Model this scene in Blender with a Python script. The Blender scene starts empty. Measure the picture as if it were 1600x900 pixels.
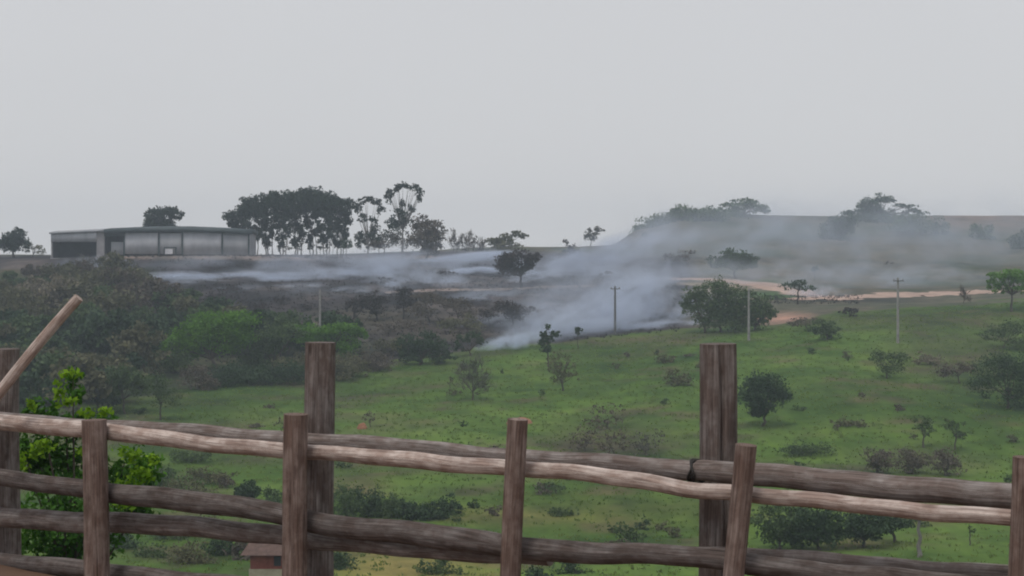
import bpy, math, random
import numpy as np
from mathutils import Vector, noise as mnoise

random.seed(7)
RNG = np.random.default_rng(11)
S = bpy.context.scene
COL = S.collection
F = 2537.0          # focal length in photo pixels (1600 wide)
HZ = 400.0          # eye-level row

# ------------------------------------------------------------------ helpers
def tag(o, label=None, cat=None, group=None, kind=None):
    if label: o['label'] = label
    if cat: o['category'] = cat
    if group: o['group'] = group
    if kind: o['kind'] = kind
    return o

def link(o, parent=None):
    COL.objects.link(o)
    if parent: o.parent = parent
    return o

def empty(name, loc, rz=0.0):
    o = bpy.data.objects.new(name, None)
    o.empty_display_size = 0.3
    o.location = loc
    o.rotation_euler = (0, 0, rz)
    return link(o)

def mesh_np(name, V, Fq, mat, parent=None, smooth=False, uv=None):
    V = np.asarray(V, dtype=np.float32)
    Fq = np.asarray(Fq, dtype=np.int32)
    me = bpy.data.meshes.new(name)
    n = Fq.shape[1]
    me.vertices.add(len(V)); me.vertices.foreach_set('co', V.ravel())
    me.loops.add(Fq.size); me.loops.foreach_set('vertex_index', Fq.ravel())
    me.polygons.add(len(Fq))
    me.polygons.foreach_set('loop_start', np.arange(0, Fq.size, n, dtype=np.int32))
    me.polygons.foreach_set('loop_total', np.full(len(Fq), n, dtype=np.int32))
    if uv is not None:
        l = me.uv_layers.new(name='uv')
        l.data.foreach_set('uv', np.asarray(uv, dtype=np.float32)[Fq.ravel()].ravel())
    me.update(calc_edges=True)
    if smooth:
        me.polygons.foreach_set('use_smooth', np.ones(len(Fq), dtype=bool))
    if mat: me.materials.append(mat)
    return link(bpy.data.objects.new(name, me), parent)

class MB:
    def __init__(s): s.v = []; s.f = []; s.uv = []
    def box(s, x0, x1, y0, y1, z0, z1):
        b = len(s.v)
        for z in (z0, z1):
            for x, y in ((x0, y0), (x1, y0), (x1, y1), (x0, y1)):
                s.v.append((x, y, z)); s.uv.append((x + y, z))
        for q in ((3,2,1,0),(4,5,6,7),(0,1,5,4),(1,2,6,5),(2,3,7,6),(3,0,4,7)):
            s.f.append(tuple(b + i for i in q))
    def hexa(s, pts):      # 8 points: bottom ring then top ring
        b = len(s.v)
        for p in pts: s.v.append(tuple(p)); s.uv.append((p[0] + p[1], p[2]))
        for q in ((3,2,1,0),(4,5,6,7),(0,1,5,4),(1,2,6,5),(2,3,7,6),(3,0,4,7)):
            s.f.append(tuple(b + i for i in q))
    def tube(s, pts, rads, seg=10, rough=0.0, fr=6.0, crack=None, seed=0.0, cap=True):
        """tapered tube through pts; uv = (around in m, along in m)"""
        P = [Vector(p) for p in pts]; n = len(P)
        T = []
        for i in range(n):
            t = (P[min(i+1, n-1)] - P[max(i-1, 0)])
            T.append(t.normalized() if t.length > 1e-9 else Vector((0,0,1)))
        a = Vector((0, -1, 0)) if abs(T[0].y) < 0.8 else Vector((1, 0, 0))
        b0 = len(s.v); L = 0.0
        for i in range(n):
            if i: L += (P[i] - P[i-1]).length
            u = (a - T[i] * a.dot(T[i])).normalized(); a = u
            w = T[i].cross(u)
            for k in range(seg):
                th = 2 * math.pi * k / seg
                r = rads[i]
                if rough:
                    d = u * math.cos(th) + w * math.sin(th)
                    r *= 1 + rough * (mnoise.noise(Vector((d.x * 1.1, d.y * 1.1, L * fr * .35 + seed))) * 1.3
                                      + .45 * mnoise.noise(Vector((d.x * 5, d.y * 5, L * fr * .5 + seed))))
                if crack:
                    for (c0, wid, dep, lo, hi, amp) in crack:
                        tt = i / (n - 1)
                        if lo <= tt <= hi:
                            cc = c0 + amp * math.sin(tt * 7 + seed) + .5 * amp * math.sin(tt * 23)
                            dd = abs((th - cc + math.pi) % (2 * math.pi) - math.pi)
                            if dd < wid: r *= 1 - dep * (1 - dd / wid)
                p = P[i] + (u * math.cos(th) + w * math.sin(th)) * r
                s.v.append(tuple(p)); s.uv.append((k / seg * 2 * math.pi * rads[i], L + seed * 3.1))
        for i in range(n - 1):
            for k in range(seg):
                k2 = (k + 1) % seg
                s.f.append((b0 + i*seg + k, b0 + i*seg + k2, b0 + (i+1)*seg + k2, b0 + (i+1)*seg + k))
        if cap:
            for i, rev in ((0, True), (n - 1, False)):
                b = len(s.v)
                s.v.append(tuple(P[i] + T[i] * ((-1 if rev else 1) * rads[i] * .06))); s.uv.append((0, 0))
                s.v += [s.v[b0 + i*seg + k] for k in range(seg)]
                s.uv += [(s.v[b0 + i*seg + k][0]*.6, s.v[b0 + i*seg + k][1]*.6) for k in range(seg)]
                for k in range(seg):
                    k2 = (k + 1) % seg
                    q = (b + 1 + k, b + 1 + k2, b)
                    s.f.append(q[::-1] if rev else q)
    def build(s, name, mat, parent=None, smooth=False):
        me = bpy.data.meshes.new(name)
        me.from_pydata(s.v, [], s.f)
        l = me.uv_layers.new(name='uv')
        for li, lp in enumerate(me.loops): l.data[li].uv = s.uv[lp.vertex_index]
        if smooth: me.polygons.foreach_set('use_smooth', np.ones(len(me.polygons), dtype=bool))
        me.materials.append(mat); me.update()
        return link(bpy.data.objects.new(name, me), parent)

# ------------------------------------------------------------------ materials
def new_mat(name, rough=0.9, spec=0.15):
    m = bpy.data.materials.new(name); m.use_nodes = True
    nt = m.node_tree; nt.nodes.clear()
    out = nt.nodes.new('ShaderNodeOutputMaterial')
    b = nt.nodes.new('ShaderNodeBsdfPrincipled')
    b.inputs['Roughness'].default_value = rough
    b.inputs['Specular IOR Level'].default_value = spec
    nt.links.new(b.outputs[0], out.inputs['Surface'])
    return m, nt, b, out

def nd(nt, t, **kw):
    n = nt.nodes.new(t)
    for k, v in kw.items(): setattr(n, k, v)
    return n

def noise_tex(nt, vec, scale, detail=3, rough=.55, lac=2.0):
    n = nd(nt, 'ShaderNodeTexNoise')
    n.inputs['Scale'].default_value = scale
    n.inputs['Detail'].default_value = detail
    n.inputs['Roughness'].default_value = rough
    if vec is not None: nt.links.new(vec, n.inputs['Vector'])
    return n.outputs['Fac']

def ramp(nt, fac, stops):
    r = nd(nt, 'ShaderNodeValToRGB')
    e = r.color_ramp.elements
    while len(e) < len(stops): e.new(0.5)
    for i, (p, c) in enumerate(stops):
        e[i].position = p; e[i].color = (c[0], c[1], c[2], 1)
    nt.links.new(fac, r.inputs[0])
    return r.outputs[0]

def mixc(nt, a, b, fac, mode='MIX'):
    n = nd(nt, 'ShaderNodeMix', data_type='RGBA', blend_type=mode)
    for sock, v in ((n.inputs[0], fac), (n.inputs[6], a), (n.inputs[7], b)):
        if hasattr(v, 'is_output'): nt.links.new(v, sock)
        elif isinstance(v, (int, float)): sock.default_value = v
        else: sock.default_value = (v[0], v[1], v[2], 1)
    return n.outputs[2]

def leaf_mat(name, dark, light, transl=0.25, clump=0.35):
    m, nt, b, out = new_mat(name, .75, .2)
    g = nd(nt, 'ShaderNodeNewGeometry')
    tc = nd(nt, 'ShaderNodeTexCoord')
    isl = g.outputs['Random Per Island']
    cl = noise_tex(nt, tc.outputs['Object'], clump, 2)
    mx = nd(nt, 'ShaderNodeMath', operation='MULTIPLY_ADD')
    nt.links.new(isl, mx.inputs[0]); mx.inputs[1].default_value = .45
    sub = nd(nt, 'ShaderNodeMath', operation='MULTIPLY_ADD')
    nt.links.new(cl, sub.inputs[0]); sub.inputs[1].default_value = 1.6; sub.inputs[2].default_value = -.52
    nt.links.new(sub.outputs[0], mx.inputs[2])
    c = ramp(nt, mx.outputs[0], [(0, dark), (.55, [(a+d)/2 for a, d in zip(dark, light)]), (1, light)])
    nt.links.new(c, b.inputs['Base Color'])
    if transl:
        t = nd(nt, 'ShaderNodeBsdfTranslucent'); nt.links.new(c, t.inputs['Color'])
        ms = nd(nt, 'ShaderNodeMixShader'); ms.inputs[0].default_value = transl
        nt.links.new(b.outputs[0], ms.inputs[1]); nt.links.new(t.outputs[0], ms.inputs[2])
        nt.links.new(ms.outputs[0], out.inputs['Surface'])
    return m

def wood_mat(name, dark, mid, light, moss=None):
    """weathered round wood: grain runs along the uv's v axis (metres)"""
    m, nt, b, out = new_mat(name, .85, .12)
    uv = nd(nt, 'ShaderNodeUVMap')
    def mp(sx, sy):
        q = nd(nt, 'ShaderNodeMapping'); q.inputs['Scale'].default_value = (sx, sy, 1)
        nt.links.new(uv.outputs[0], q.inputs[0]); return q.outputs[0]
    fine = noise_tex(nt, mp(70, 3.5), 1.6, 5, .6)
    coarse = noise_tex(nt, mp(32, 1.8), 1.2, 4, .6)
    blot = noise_tex(nt, mp(9, 6), 1.0, 4, .65)
    c = ramp(nt, fine, [(.3, dark), (.5, mid), (.72, light)])
    c = mixc(nt, c, ramp(nt, coarse, [(.3, dark), (.55, mid), (.75, light)]), .5)
    c = mixc(nt, c, (.62, .55, .52), ramp(nt, blot, [(.42, (1, 1, 1)), (.62, (0, 0, 0))]), 'MULTIPLY')
    sp = noise_tex(nt, mp(38, 1.1), 1.0, 2, .5)
    c = mixc(nt, c, ramp(nt, sp, [(.455, (1, 1, 1)), (.485, (.35, .32, .31)), (.515, (1, 1, 1))]), .55, 'MULTIPLY')
    sp2 = noise_tex(nt, mp(90, 2.6), 1.0, 2, .5)
    c = mixc(nt, c, ramp(nt, sp2, [(.38, (.55, .53, .52)), (.5, (1, 1, 1)), (.66, (1.2, 1.2, 1.2))]), .55, 'MULTIPLY')
    # knots
    vo = nd(nt, 'ShaderNodeTexVoronoi'); vo.inputs['Scale'].default_value = 1.0
    nt.links.new(mp(7, 2.6), vo.inputs['Vector'])
    kn = ramp(nt, vo.outputs['Distance'], [(.06, (.35, .3, .28)), (.14, (1, 1, 1))])
    c = mixc(nt, c, kn, .8, 'MULTIPLY')
    nt.links.new(c, b.inputs['Base Color'])
    bp = nd(nt, 'ShaderNodeBump'); bp.inputs['Strength'].default_value = .45; bp.inputs['Distance'].default_value = .008
    nt.links.new(fine, bp.inputs['Height']); nt.links.new(bp.outputs[0], b.inputs['Normal'])
    return m

def plain_mat(name, c1, c2, scale=2.0, rough=.85, spec=.15, coord='Object', stretch=None):
    m, nt, b, out = new_mat(name, rough, spec)
    tc = nd(nt, 'ShaderNodeTexCoord'); v = tc.outputs[coord]
    if stretch:
        q = nd(nt, 'ShaderNodeMapping'); q.inputs['Scale'].default_value = stretch
        nt.links.new(v, q.inputs[0]); v = q.outputs[0]
    n = noise_tex(nt, v, scale, 4, .6)
    nt.links.new(ramp(nt, n, [(.32, c1), (.68, c2)]), b.inputs['Base Color'])
    return m

M = {}
M['dark']   = leaf_mat('dark_foliage', (.022, .046, .022), (.062, .105, .045), .15)
M['euc']    = leaf_mat('eucalyptus_foliage', (.014, .028, .02), (.04, .062, .04), .15)
M['green']  = leaf_mat('green_foliage', (.045, .12, .014), (.15, .32, .03), .3)
M['mid']    = leaf_mat('mid_foliage', (.042, .078, .032), (.115, .165, .062), .25)
M['olive']  = leaf_mat('olive_foliage', (.06, .066, .036), (.19, .18, .10), .2)
M['brown']  = leaf_mat('dry_brown_foliage', (.065, .056, .045), (.17, .14, .11), .1)
M['burnt']  = leaf_mat('scorched_foliage', (.022, .019, .02), (.065, .05, .048), .05)
M['grey']   = leaf_mat('bare_twigs', (.06, .06, .05), (.14, .135, .11), .05)
M['khaki']  = leaf_mat('khaki_foliage', (.11, .098, .07), (.30, .265, .19), .2)
M['bright'] = leaf_mat('young_green_leaves', (.016, .062, .012), (.09, .22, .026), .3, 1.6)
M['tip'] = leaf_mat('fresh_leaf_tips', (.09, .21, .012), (.29, .46, .03), .45, 2.5)
M['bark']   = plain_mat('bark', (.05, .042, .036), (.12, .10, .085), 3, stretch=(1, 1, .25))
M['palebark'] = plain_mat('pale_bark', (.10, .095, .09), (.27, .25, .235), 2, stretch=(1, 1, .3))
M['charbark'] = plain_mat('charred_bark', (.02, .018, .018), (.06, .052, .05), 3)
M['post']   = wood_mat('post_wood', (.10, .084, .078), (.21, .183, .172), (.32, .285, .27))
M['frontpost'] = wood_mat('front_post_wood', (.12, .088, .074), (.25, .19, .165), (.36, .29, .26))
M['railA']  = wood_mat('grey_rail_wood', (.13, .113, .106), (.27, .24, .225), (.42, .38, .36))
M['railB']  = wood_mat('pale_rail_wood', (.30, .24, .21), (.58, .49, .44), (.74, .65, .60))
M['railC']  = wood_mat('dark_rail_wood', (.075, .066, .062), (.17, .15, .142), (.27, .245, .235))
M['wire']   = plain_mat('rusty_wire', (.008, .007, .006), (.02, .016, .013), 30, .6, .4)

# ------------------------------------------------------------------ terrain
FA = Vector((-3.31, 10.5)); FB = Vector((2.02, 6.4))     # fence line on the ground
FD = (FB - FA).normalized(); FN = Vector((-FD.y, FD.x))   # FN points away from the camera
if FN.y < 0: FN = -FN

NEAR = [(88, 905), (105, 838), (140, 712)]
PROF = {
 -300: NEAR + [(160,665),(185,612),(215,560),(240,512),(265,476),(290,444),(320,412),(345,402),(420,399),(520,405)],
 0:    NEAR + [(160,662),(185,608),(215,552),(240,506),(265,470),(290,437),(312,406),(345,400),(420,399),(520,405)],
 250:  NEAR + [(160,660),(185,606),(215,548),(240,505),(265,468),(290,436),(308,402),(345,399.6),(420,399),(520,405)],
 450:  NEAR + [(160,660),(185,606),(215,552),(240,508),(265,468),(290,436),(308,401),(345,398),(420,398),(520,405)],
 640:  NEAR + [(160,658),(185,604),(210,562),(235,516),(260,476),(290,440),(320,412),(350,398),(400,393),(520,402)],
 800:  NEAR + [(160,655),(185,600),(212,548),(235,518),(260,480),(290,448),(320,424),(360,400),(410,386),(520,400)],
 950:  NEAR + [(160,650),(185,595),(212,546),(232,518),(260,484),(290,454),(330,425),(370,402),(430,382),(540,398)],
 1000: NEAR + [(160,645),(185,590),(215,538),(232,515),(260,484),(300,450),(340,428),(390,400),(450,357),(560,380)],
 1070: NEAR + [(160,640),(185,585),(215,533),(232,512),(260,480),(300,452),(345,430),(400,392),(480,330),(600,360)],
 1200: NEAR + [(160,635),(185,578),(215,528),(235,505),(262,480),(300,458),(345,436),(400,398),(480,337),(600,360)],
 1300: NEAR + [(160,630),(185,572),(215,515),(240,485),(262,476),(300,462),(345,442),(400,400),(480,337),(600,360)],
 1450: NEAR + [(160,635),(185,575),(215,512),(240,480),(262,472),(300,460),(345,444),(400,400),(480,337),(600,360)],
 1600: NEAR + [(160,640),(185,580),(215,515),(240,474),(262,465),(300,455),(345,440),(400,396),(480,338),(600,360)],
 1950: NEAR + [(160,640),(185,582),(215,518),(240,474),(262,465),(300,455),(345,440),(400,396),(480,338),(600,360)],
}
PK = sorted(PROF)
PD = [np.array([a for a, b in PROF[k]], float) for k in PK]
PZ = [np.array([(HZ - b) / F * a for a, b in PROF[k]], float) for k in PK]

def vnoise(X, Y, sc, seed=0):
    """smooth value noise on arrays"""
    rng = np.random.default_rng(100 + seed); N = 64
    G = rng.random((N, N)) * 2 - 1
    x = X * sc + 1000.5; y = Y * sc + 1000.5
    xi = np.floor(x).astype(int); yi = np.floor(y).astype(int)
    fx = x - xi; fy = y - yi
    fx = fx*fx*(3-2*fx); fy = fy*fy*(3-2*fy)
    g = lambda a, b: G[a % N, b % N]
    return (g(xi, yi)*(1-fx)+g(xi+1, yi)*fx)*(1-fy) + (g(xi, yi+1)*(1-fx)+g(xi+1, yi+1)*fx)*fy

def H(X, Y):
    X = np.asarray(X, float); Y = np.asarray(Y, float)
    Yc = np.maximum(Y, 5.0)
    px = np.clip(800 + F * X / Yc, PK[0], PK[-1] - 1e-3)
    cols = np.stack([np.interp(Yc, PD[i], PZ[i]) for i in range(len(PK))])
    idx = np.clip(np.searchsorted(PK, px, side='right') - 1, 0, len(PK) - 2)
    k = np.array(PK, float)
    t = (px - k[idx]) / (k[idx+1] - k[idx])
    t = t*t*(3-2*t)*.5 + t*.5
    ii = np.indices(px.shape)
    za = cols[(idx,) + tuple(ii)]; zb = cols[(idx+1,) + tuple(ii)]
    far = za*(1-t) + zb*t
    far = far + np.clip((Y-95)/60, 0, 1) * (vnoise(X, Y, 1/28., 1)*.28 + vnoise(X, Y, 1/9., 2)*.10 + vnoise(X, Y, 1/3., 3)*.05)
    far = np.where(Y > 540, far - (Y - 540) * .02, far)
    s = (X - FA.x) * FN.x + (Y - FA.y) * FN.y - .22
    sp = np.maximum(s, 0)
    near = -1.985 - .5 * sp + vnoise(X, Y, 1.3, 4)*.015
    near = np.maximum(near, -18.2 + vnoise(X, Y, .05, 5)*.3)
    w = np.clip((Y - 62) / 30., 0, 1); w = w*w*(3-2*w)
    return near*(1-w) + far*w

def Hs(x, y): return float(H(np.array([x]), np.array([y]))[0])
def wx(px, D): return (px - 800) / F * D
def wz(py, D): return (HZ - py) / F * D
def ppy(px, D): return HZ - F * Hs(wx(px, D), D) / D
_cache = {}
def D_at(px, py, lo=90, hi=470):
    key = round(px / 10)
    if key not in _cache:
        Ds = np.arange(86, 500, 1.0)
        _cache[key] = (Ds, HZ - F * H((px - 800) / F * Ds, Ds) / Ds)
    Ds, P = _cache[key]
    for i in range(len(Ds)):
        if Ds[i] >= lo and P[i] <= py: return float(Ds[i])
    return hi

# field edge, as photo rows -> used only to find where on the hillside the pasture stops
EDGE = ([-400, 0, 250, 500, 640, 760, 900, 1060, 1200, 1300, 1450, 1600, 2000],
        [642, 640, 618, 585, 566, 546, 532, 518, 512, 492, 478, 470, 468])
# build the grid
xs = np.concatenate([np.array([-4000, -2500, -1500, -900, -500, -350, -260, -210]), np.arange(-180, 190, 1.3),
                     np.array([215, 260, 350, 500, 900, 1500, 2500, 4000])])
xs = np.unique(np.concatenate([xs, np.arange(-6, 6, .4)]))
ys = np.unique(np.concatenate([np.array([-3000, -1500, -600, -200, -80, -30, -10, 0, 3, 5]), np.arange(6, 14, .2), np.arange(14, 90, 2.0),
                     np.arange(90, 500, 1.1), np.arange(500, 640, 8), np.array([700, 850, 1100, 1600, 2500, 5000])]))
X, Y = np.meshgrid(xs, ys)
Z = H(X, Y)
nx, ny = len(xs), len(ys)
V = np.stack([X.ravel(), Y.ravel(), Z.ravel()], 1)
i = np.arange((ny-1)*(nx-1)); r = i // (nx-1); c = i % (nx-1)
a = r*nx + c
Fq = np.stack([a, a+1, a+nx+1, a+nx], 1)

# albedo regions (world-fixed: pasture, burnt land, dry hill, bare earth)
Yc = np.maximum(Y, 5); PX = 800 + F*X/Yc; PY = HZ - F*Z/Yc
n1 = vnoise(X, Y, 1/14., 11); n2 = vnoise(X, Y, 1/5., 12); n3 = vnoise(X, Y, 1/2., 13); n0 = vnoise(X, Y, 1/40., 14)
nn = n1*.5 + n2*.3 + n3*.2
def C(*a): return np.array(a, float)
def mixa(A, B, w): w = np.clip(w, 0, 1)[..., None]; return A*(1-w) + B*w
green = np.broadcast_to(C(.076, .136, .026), X.shape + (3,)).copy()
green = mixa(green, C(.108, .172, .038), np.clip(nn*1.2+.25, 0, 1))
green = mixa(green, C(.045, .088, .022), np.clip(-n1*1.2 + n3*.5 - .1, 0, 1)*.8)
green = mixa(green, C(.085, .082, .045), np.clip(n0*1.2 + n2*.6 - .3, 0, 1)*.9)
green = mixa(green, C(.036, .07, .02), np.clip(vnoise(X, Y, 1/22., 15)*1.5 + n3*.4 - .25, 0, 1)*.7)
green = mixa(green, C(.10, .085, .05), np.clip((n2+n3*1.2)*1.3-.75, 0, 1)*.75)
def blob(cx, cy, rx, ry): return np.clip(1.3 - np.sqrt(((PX-cx)/rx)**2 + ((PY-cy)/ry)**2) + nn*.5, 0, 1)
green = mixa(green, C(.24, .20, .07), blob(620, 885, 120, 45)*.95*(PY < 1000))
green = mixa(green, C(.20, .17, .065), blob(800, 808, 130, 16)*.8)
green = mixa(green, C(.065, .055, .04), blob(960, 690, 110, 40)*.6)
green = mixa(green, C(.065, .06, .042), blob(1430, 720, 110, 30)*.6)
green = mixa(green, C(.065, .065, .04), blob(1500, 560, 110, 60)*.55)
green = mixa(green, C(.12, .13, .04), blob(940, 800, 250, 35)*.5)
green = mixa(green, C(.06, .06, .035), blob(1350, 500, 240, 18)*.6)
green = mixa(green, C(.10, .065, .045), blob(1330, 850, 70, 10)*.7)
burnt = np.broadcast_to(C(.045, .041, .045), X.shape + (3,)).copy()
burnt = mixa(burnt, C(.10, .085, .08), np.clip(nn*1.6+.1, 0, 1))
burnt = mixa(burnt, C(.018, .017, .02), np.clip(-n2*1.5+.0, 0, 1)*.8)
burnt = mixa(burnt, C(.11, .085, .065), blob(690, 525, 110, 12)*.55)
burnt = mixa(burnt, C(.10, .09, .06), blob(560, 500, 120, 22)*.6)
dry = np.broadcast_to(C(.11, .10, .075), X.shape + (3,)).copy()
dry = mixa(dry, C(.06, .075, .045), np.clip(nn*1.6+.2, 0, 1))
pink = C(.34, .21, .165)
hillc = mixa(dry, np.broadcast_to(C(.20, .14, .125), dry.shape), np.clip((PX-1380)/120, 0, 1)*np.clip((366-PY)/22, 0, 1)*.7)
hillc = mixa(hillc, C(.30, .25, .20), blob(1080, 448, 120, 14)*.9)
hillc = mixa(hillc, C(.03, .03, .03), blob(1330, 468, 110, 6)*.8)
hillc = mixa(hillc, C(.05, .11, .035), blob(1190, 460, 60, 7)*.8)
hillc = mixa(hillc, C(.06, .10, .045), blob(1190, 440, 50, 4)*.8)
hillc = mixa(hillc, pink, blob(1225, 500, 55, 12)*1.0)
scrub = np.broadcast_to(C(.04, .05, .028), X.shape + (3,)).copy()
scrub = mixa(scrub, C(.07, .062, .042), np.clip(nn*1.4+.2, 0, 1))
edge = np.interp(PX, EDGE[0], EDGE[1]) + nn*12
isg = (PY > edge) | (Y < 95)
isg = np.where(Y > 285, False, isg)
rightw = np.clip((PX - 1055 + n1*25)/30, 0, 1)
beyond = mixa(burnt, hillc, np.maximum(rightw, np.clip((Y-372)/25, 0, 1)))
leftw = np.clip((215 + (Y - 250)*1.5 - PX + n1*40)/50, 0, 1)
beyond = mixa(beyond, scrub, leftw * (Y < 300))
beyond = mixa(beyond, scrub, np.clip((226 - Y + n2*6)/6, 0, 1)*np.clip((620 - PX + n1*30)/40, 0, 1))
colr = mixa(beyond, green, np.where(isg, 1.0, 0.0))
yard = C(.17, .135, .12)
colr = mixa(colr, yard, np.clip((408 + nn*5 - PY)/3, 0, 1)*(Y > 295)*(Y < 345)*(PX < 690)*(PX > 150))
# near side of the fence and valley bottom
s_ = (X - FA.x)*FN.x + (Y - FA.y)*FN.y
colr = mixa(colr, C(.19, .115, .08)*np.ones_like(colr), np.clip(1.2 - s_*.9, 0, 1)*(Y < 20))
colr = mixa(colr, C(.05, .075, .025)*np.ones_like(colr), np.clip((s_-1.0)*.8, 0, 1)*(Y < 70)*.9)

M['terrain'], nt, b, out = new_mat('hillside_ground', .95, .05)
at = nd(nt, 'ShaderNodeAttribute', attribute_name='albedo')
tc = nd(nt, 'ShaderNodeTexCoord')
def mpo(v, sc):
    q = nd(nt, 'ShaderNodeMapping'); q.inputs['Scale'].default_value = sc
    nt.links.new(v, q.inputs[0]); return q.outputs[0]
f1 = noise_tex(nt, mpo(tc.outputs['Object'], (1, .45, 1)), .55, 7, .68)
f2 = noise_tex(nt, tc.outputs['Object'], .13, 5, .65)
c_ = mixc(nt, at.outputs['Color'], ramp(nt, f1, [(.28, (.68, .70, .66)), (.5, (1, 1, 1)), (.74, (1.3, 1.28, 1.2))]), 1.0, 'MULTIPLY')
c_ = mixc(nt, c_, ramp(nt, f2, [(.34, (.62, .70, .72)), (.5, (1, 1, 1)), (.66, (1.3, 1.2, 1.15))]), 1.0, 'MULTIPLY')
nt.links.new(c_, b.inputs['Base Color'])
terrain = mesh_np('terrain', V, Fq, M['terrain'], smooth=True)
ca = terrain.data.color_attributes.new('albedo', 'FLOAT_COLOR', 'POINT')
rgba = np.concatenate([colr.reshape(-1, 3), np.ones((nx*ny, 1))], 1).astype(np.float32)
ca.data.foreach_set('color', rgba.ravel())
tag(terrain, kind='structure')

# dirt tracks: ribbons laid on the hillside
def ribbon(name, pts, mat, lift=.10):
    """pts: (px, D, half width m)"""
    P = []; n = 70
    ks = np.linspace(0, len(pts)-1, n)
    A = np.array([(wx(p, d), d, w) for p, d, w in pts])
    for k in ks:
        P.append([np.interp(k, np.arange(len(pts)), A[:, j]) for j in range(3)])
    P = np.array(P); V = []; m = 7
    for j in range(n):
        t = P[min(j+1, n-1)][:2] - P[max(j-1, 0)][:2]; t /= np.linalg.norm(t); q = np.array([-t[1], t[0]])
        wob = 1 + .25*math.sin(j*.7) + .15*math.sin(j*1.9)
        for s in np.linspace(-1, 1, m):
            x, y = P[j][:2] + q*s*P[j][2]*wob
            V.append((x, y, Hs(x, y) + lift - .12*abs(s)**4))
    Fq = [(j*m+k, j*m+k+1, (j+1)*m+k+1, (j+1)*m+k) for j in range(n-1) for k in range(m-1)]
    o = mesh_np(name, V, Fq, mat, smooth=True)
    return tag(o, kind='structure')
M['track'] = plain_mat('pale_red_earth', (.30, .20, .16), (.50, .36, .29), .35)
M['palepath'] = plain_mat('dusty_path', (.17, .13, .115), (.28, .22, .19), .5)
def Dp(px, py, lo=90): return D_at(px, py, lo)
ribbon('dirt_road', [(1040, Dp(1040, 436), 2.5), (1110, Dp(1110, 437), 3.5), (1180, Dp(1180, 443), 5), (1240, Dp(1240, 456), 5),
                     (1300, Dp(1300, 466, 245), 4), (1330, Dp(1330, 470, 240), 2.5)], M['track'])
ribbon('dirt_road', [(1230, Dp(1230, 468, 240), 1.5), (1320, 290, 4), (1420, 300, 9), (1500, 300, 9), (1560, 298, 8), (1680, 290, 9)], M['track'])
ribbon('path', [(600, Dp(600, 458), .7), (690, Dp(690, 453), 1.3), (760, Dp(760, 453), 1.3), (830, Dp(830, 450), 1.0), (930, Dp(930, 447), .8)], M['palepath'])

# ------------------------------------------------------------------ foliage engine
def leaf_quads(P, size, aspect=.55, outward=None, jitter=1.0):
    n = len(P)
    u = RNG.normal(size=(n, 3))
    if outward is not None: u = u*jitter + outward
    u /= np.linalg.norm(u, axis=1)[:, None] + 1e-9
    w = np.cross(u, RNG.normal(size=(n, 3))); w /= np.linalg.norm(w, axis=1)[:, None] + 1e-9
    s = size * (.6 + .8*RNG.random(n))[:, None]
    V = np.empty((n, 4, 3))
    V[:, 0] = P - u*s*.5; V[:, 2] = P + u*s*.5
    V[:, 1] = P - w*s*.5*aspect; V[:, 3] = P + w*s*.5*aspect
    Fq = np.arange(n*4).reshape(n, 4)
    return V.reshape(-1, 3), Fq

def crown_points(lobes, cover, leaf, clump=.34):
    """lobes: (cx,cy,cz,rx,ry,rz). Sub-clumps are scattered in each lobe, leaves in each sub-clump."""
    out = []
    for (cx, cy, cz, rx, ry, rz) in lobes:
        area = math.pi*rx*rz
        n = int(max(40, cover*area/(leaf*leaf*.3)))
        n = min(n, 12000)
        ns = max(16, min(90, int(area/(leaf*leaf)*.30)))
        d = RNG.normal(size=(ns, 3)); d /= np.linalg.norm(d, axis=1)[:, None]
        rr = RNG.random(ns)**.45 * (1 - clump*.35)
        sc = d*rr[:, None]
        sr = clump*(.55 + .7*RNG.random(ns))
        which = RNG.integers(0, ns, n)
        g = RNG.normal(size=(n, 3)); g /= np.linalg.norm(g, axis=1)[:, None]
        g *= (RNG.random(n)**.45)[:, None]
        p = sc[which] + g*sr[which][:, None]
        p = p*np.array([rx, ry, rz]) + np.array([cx, cy, cz])
        out.append(p)
    return np.concatenate(out)

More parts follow.
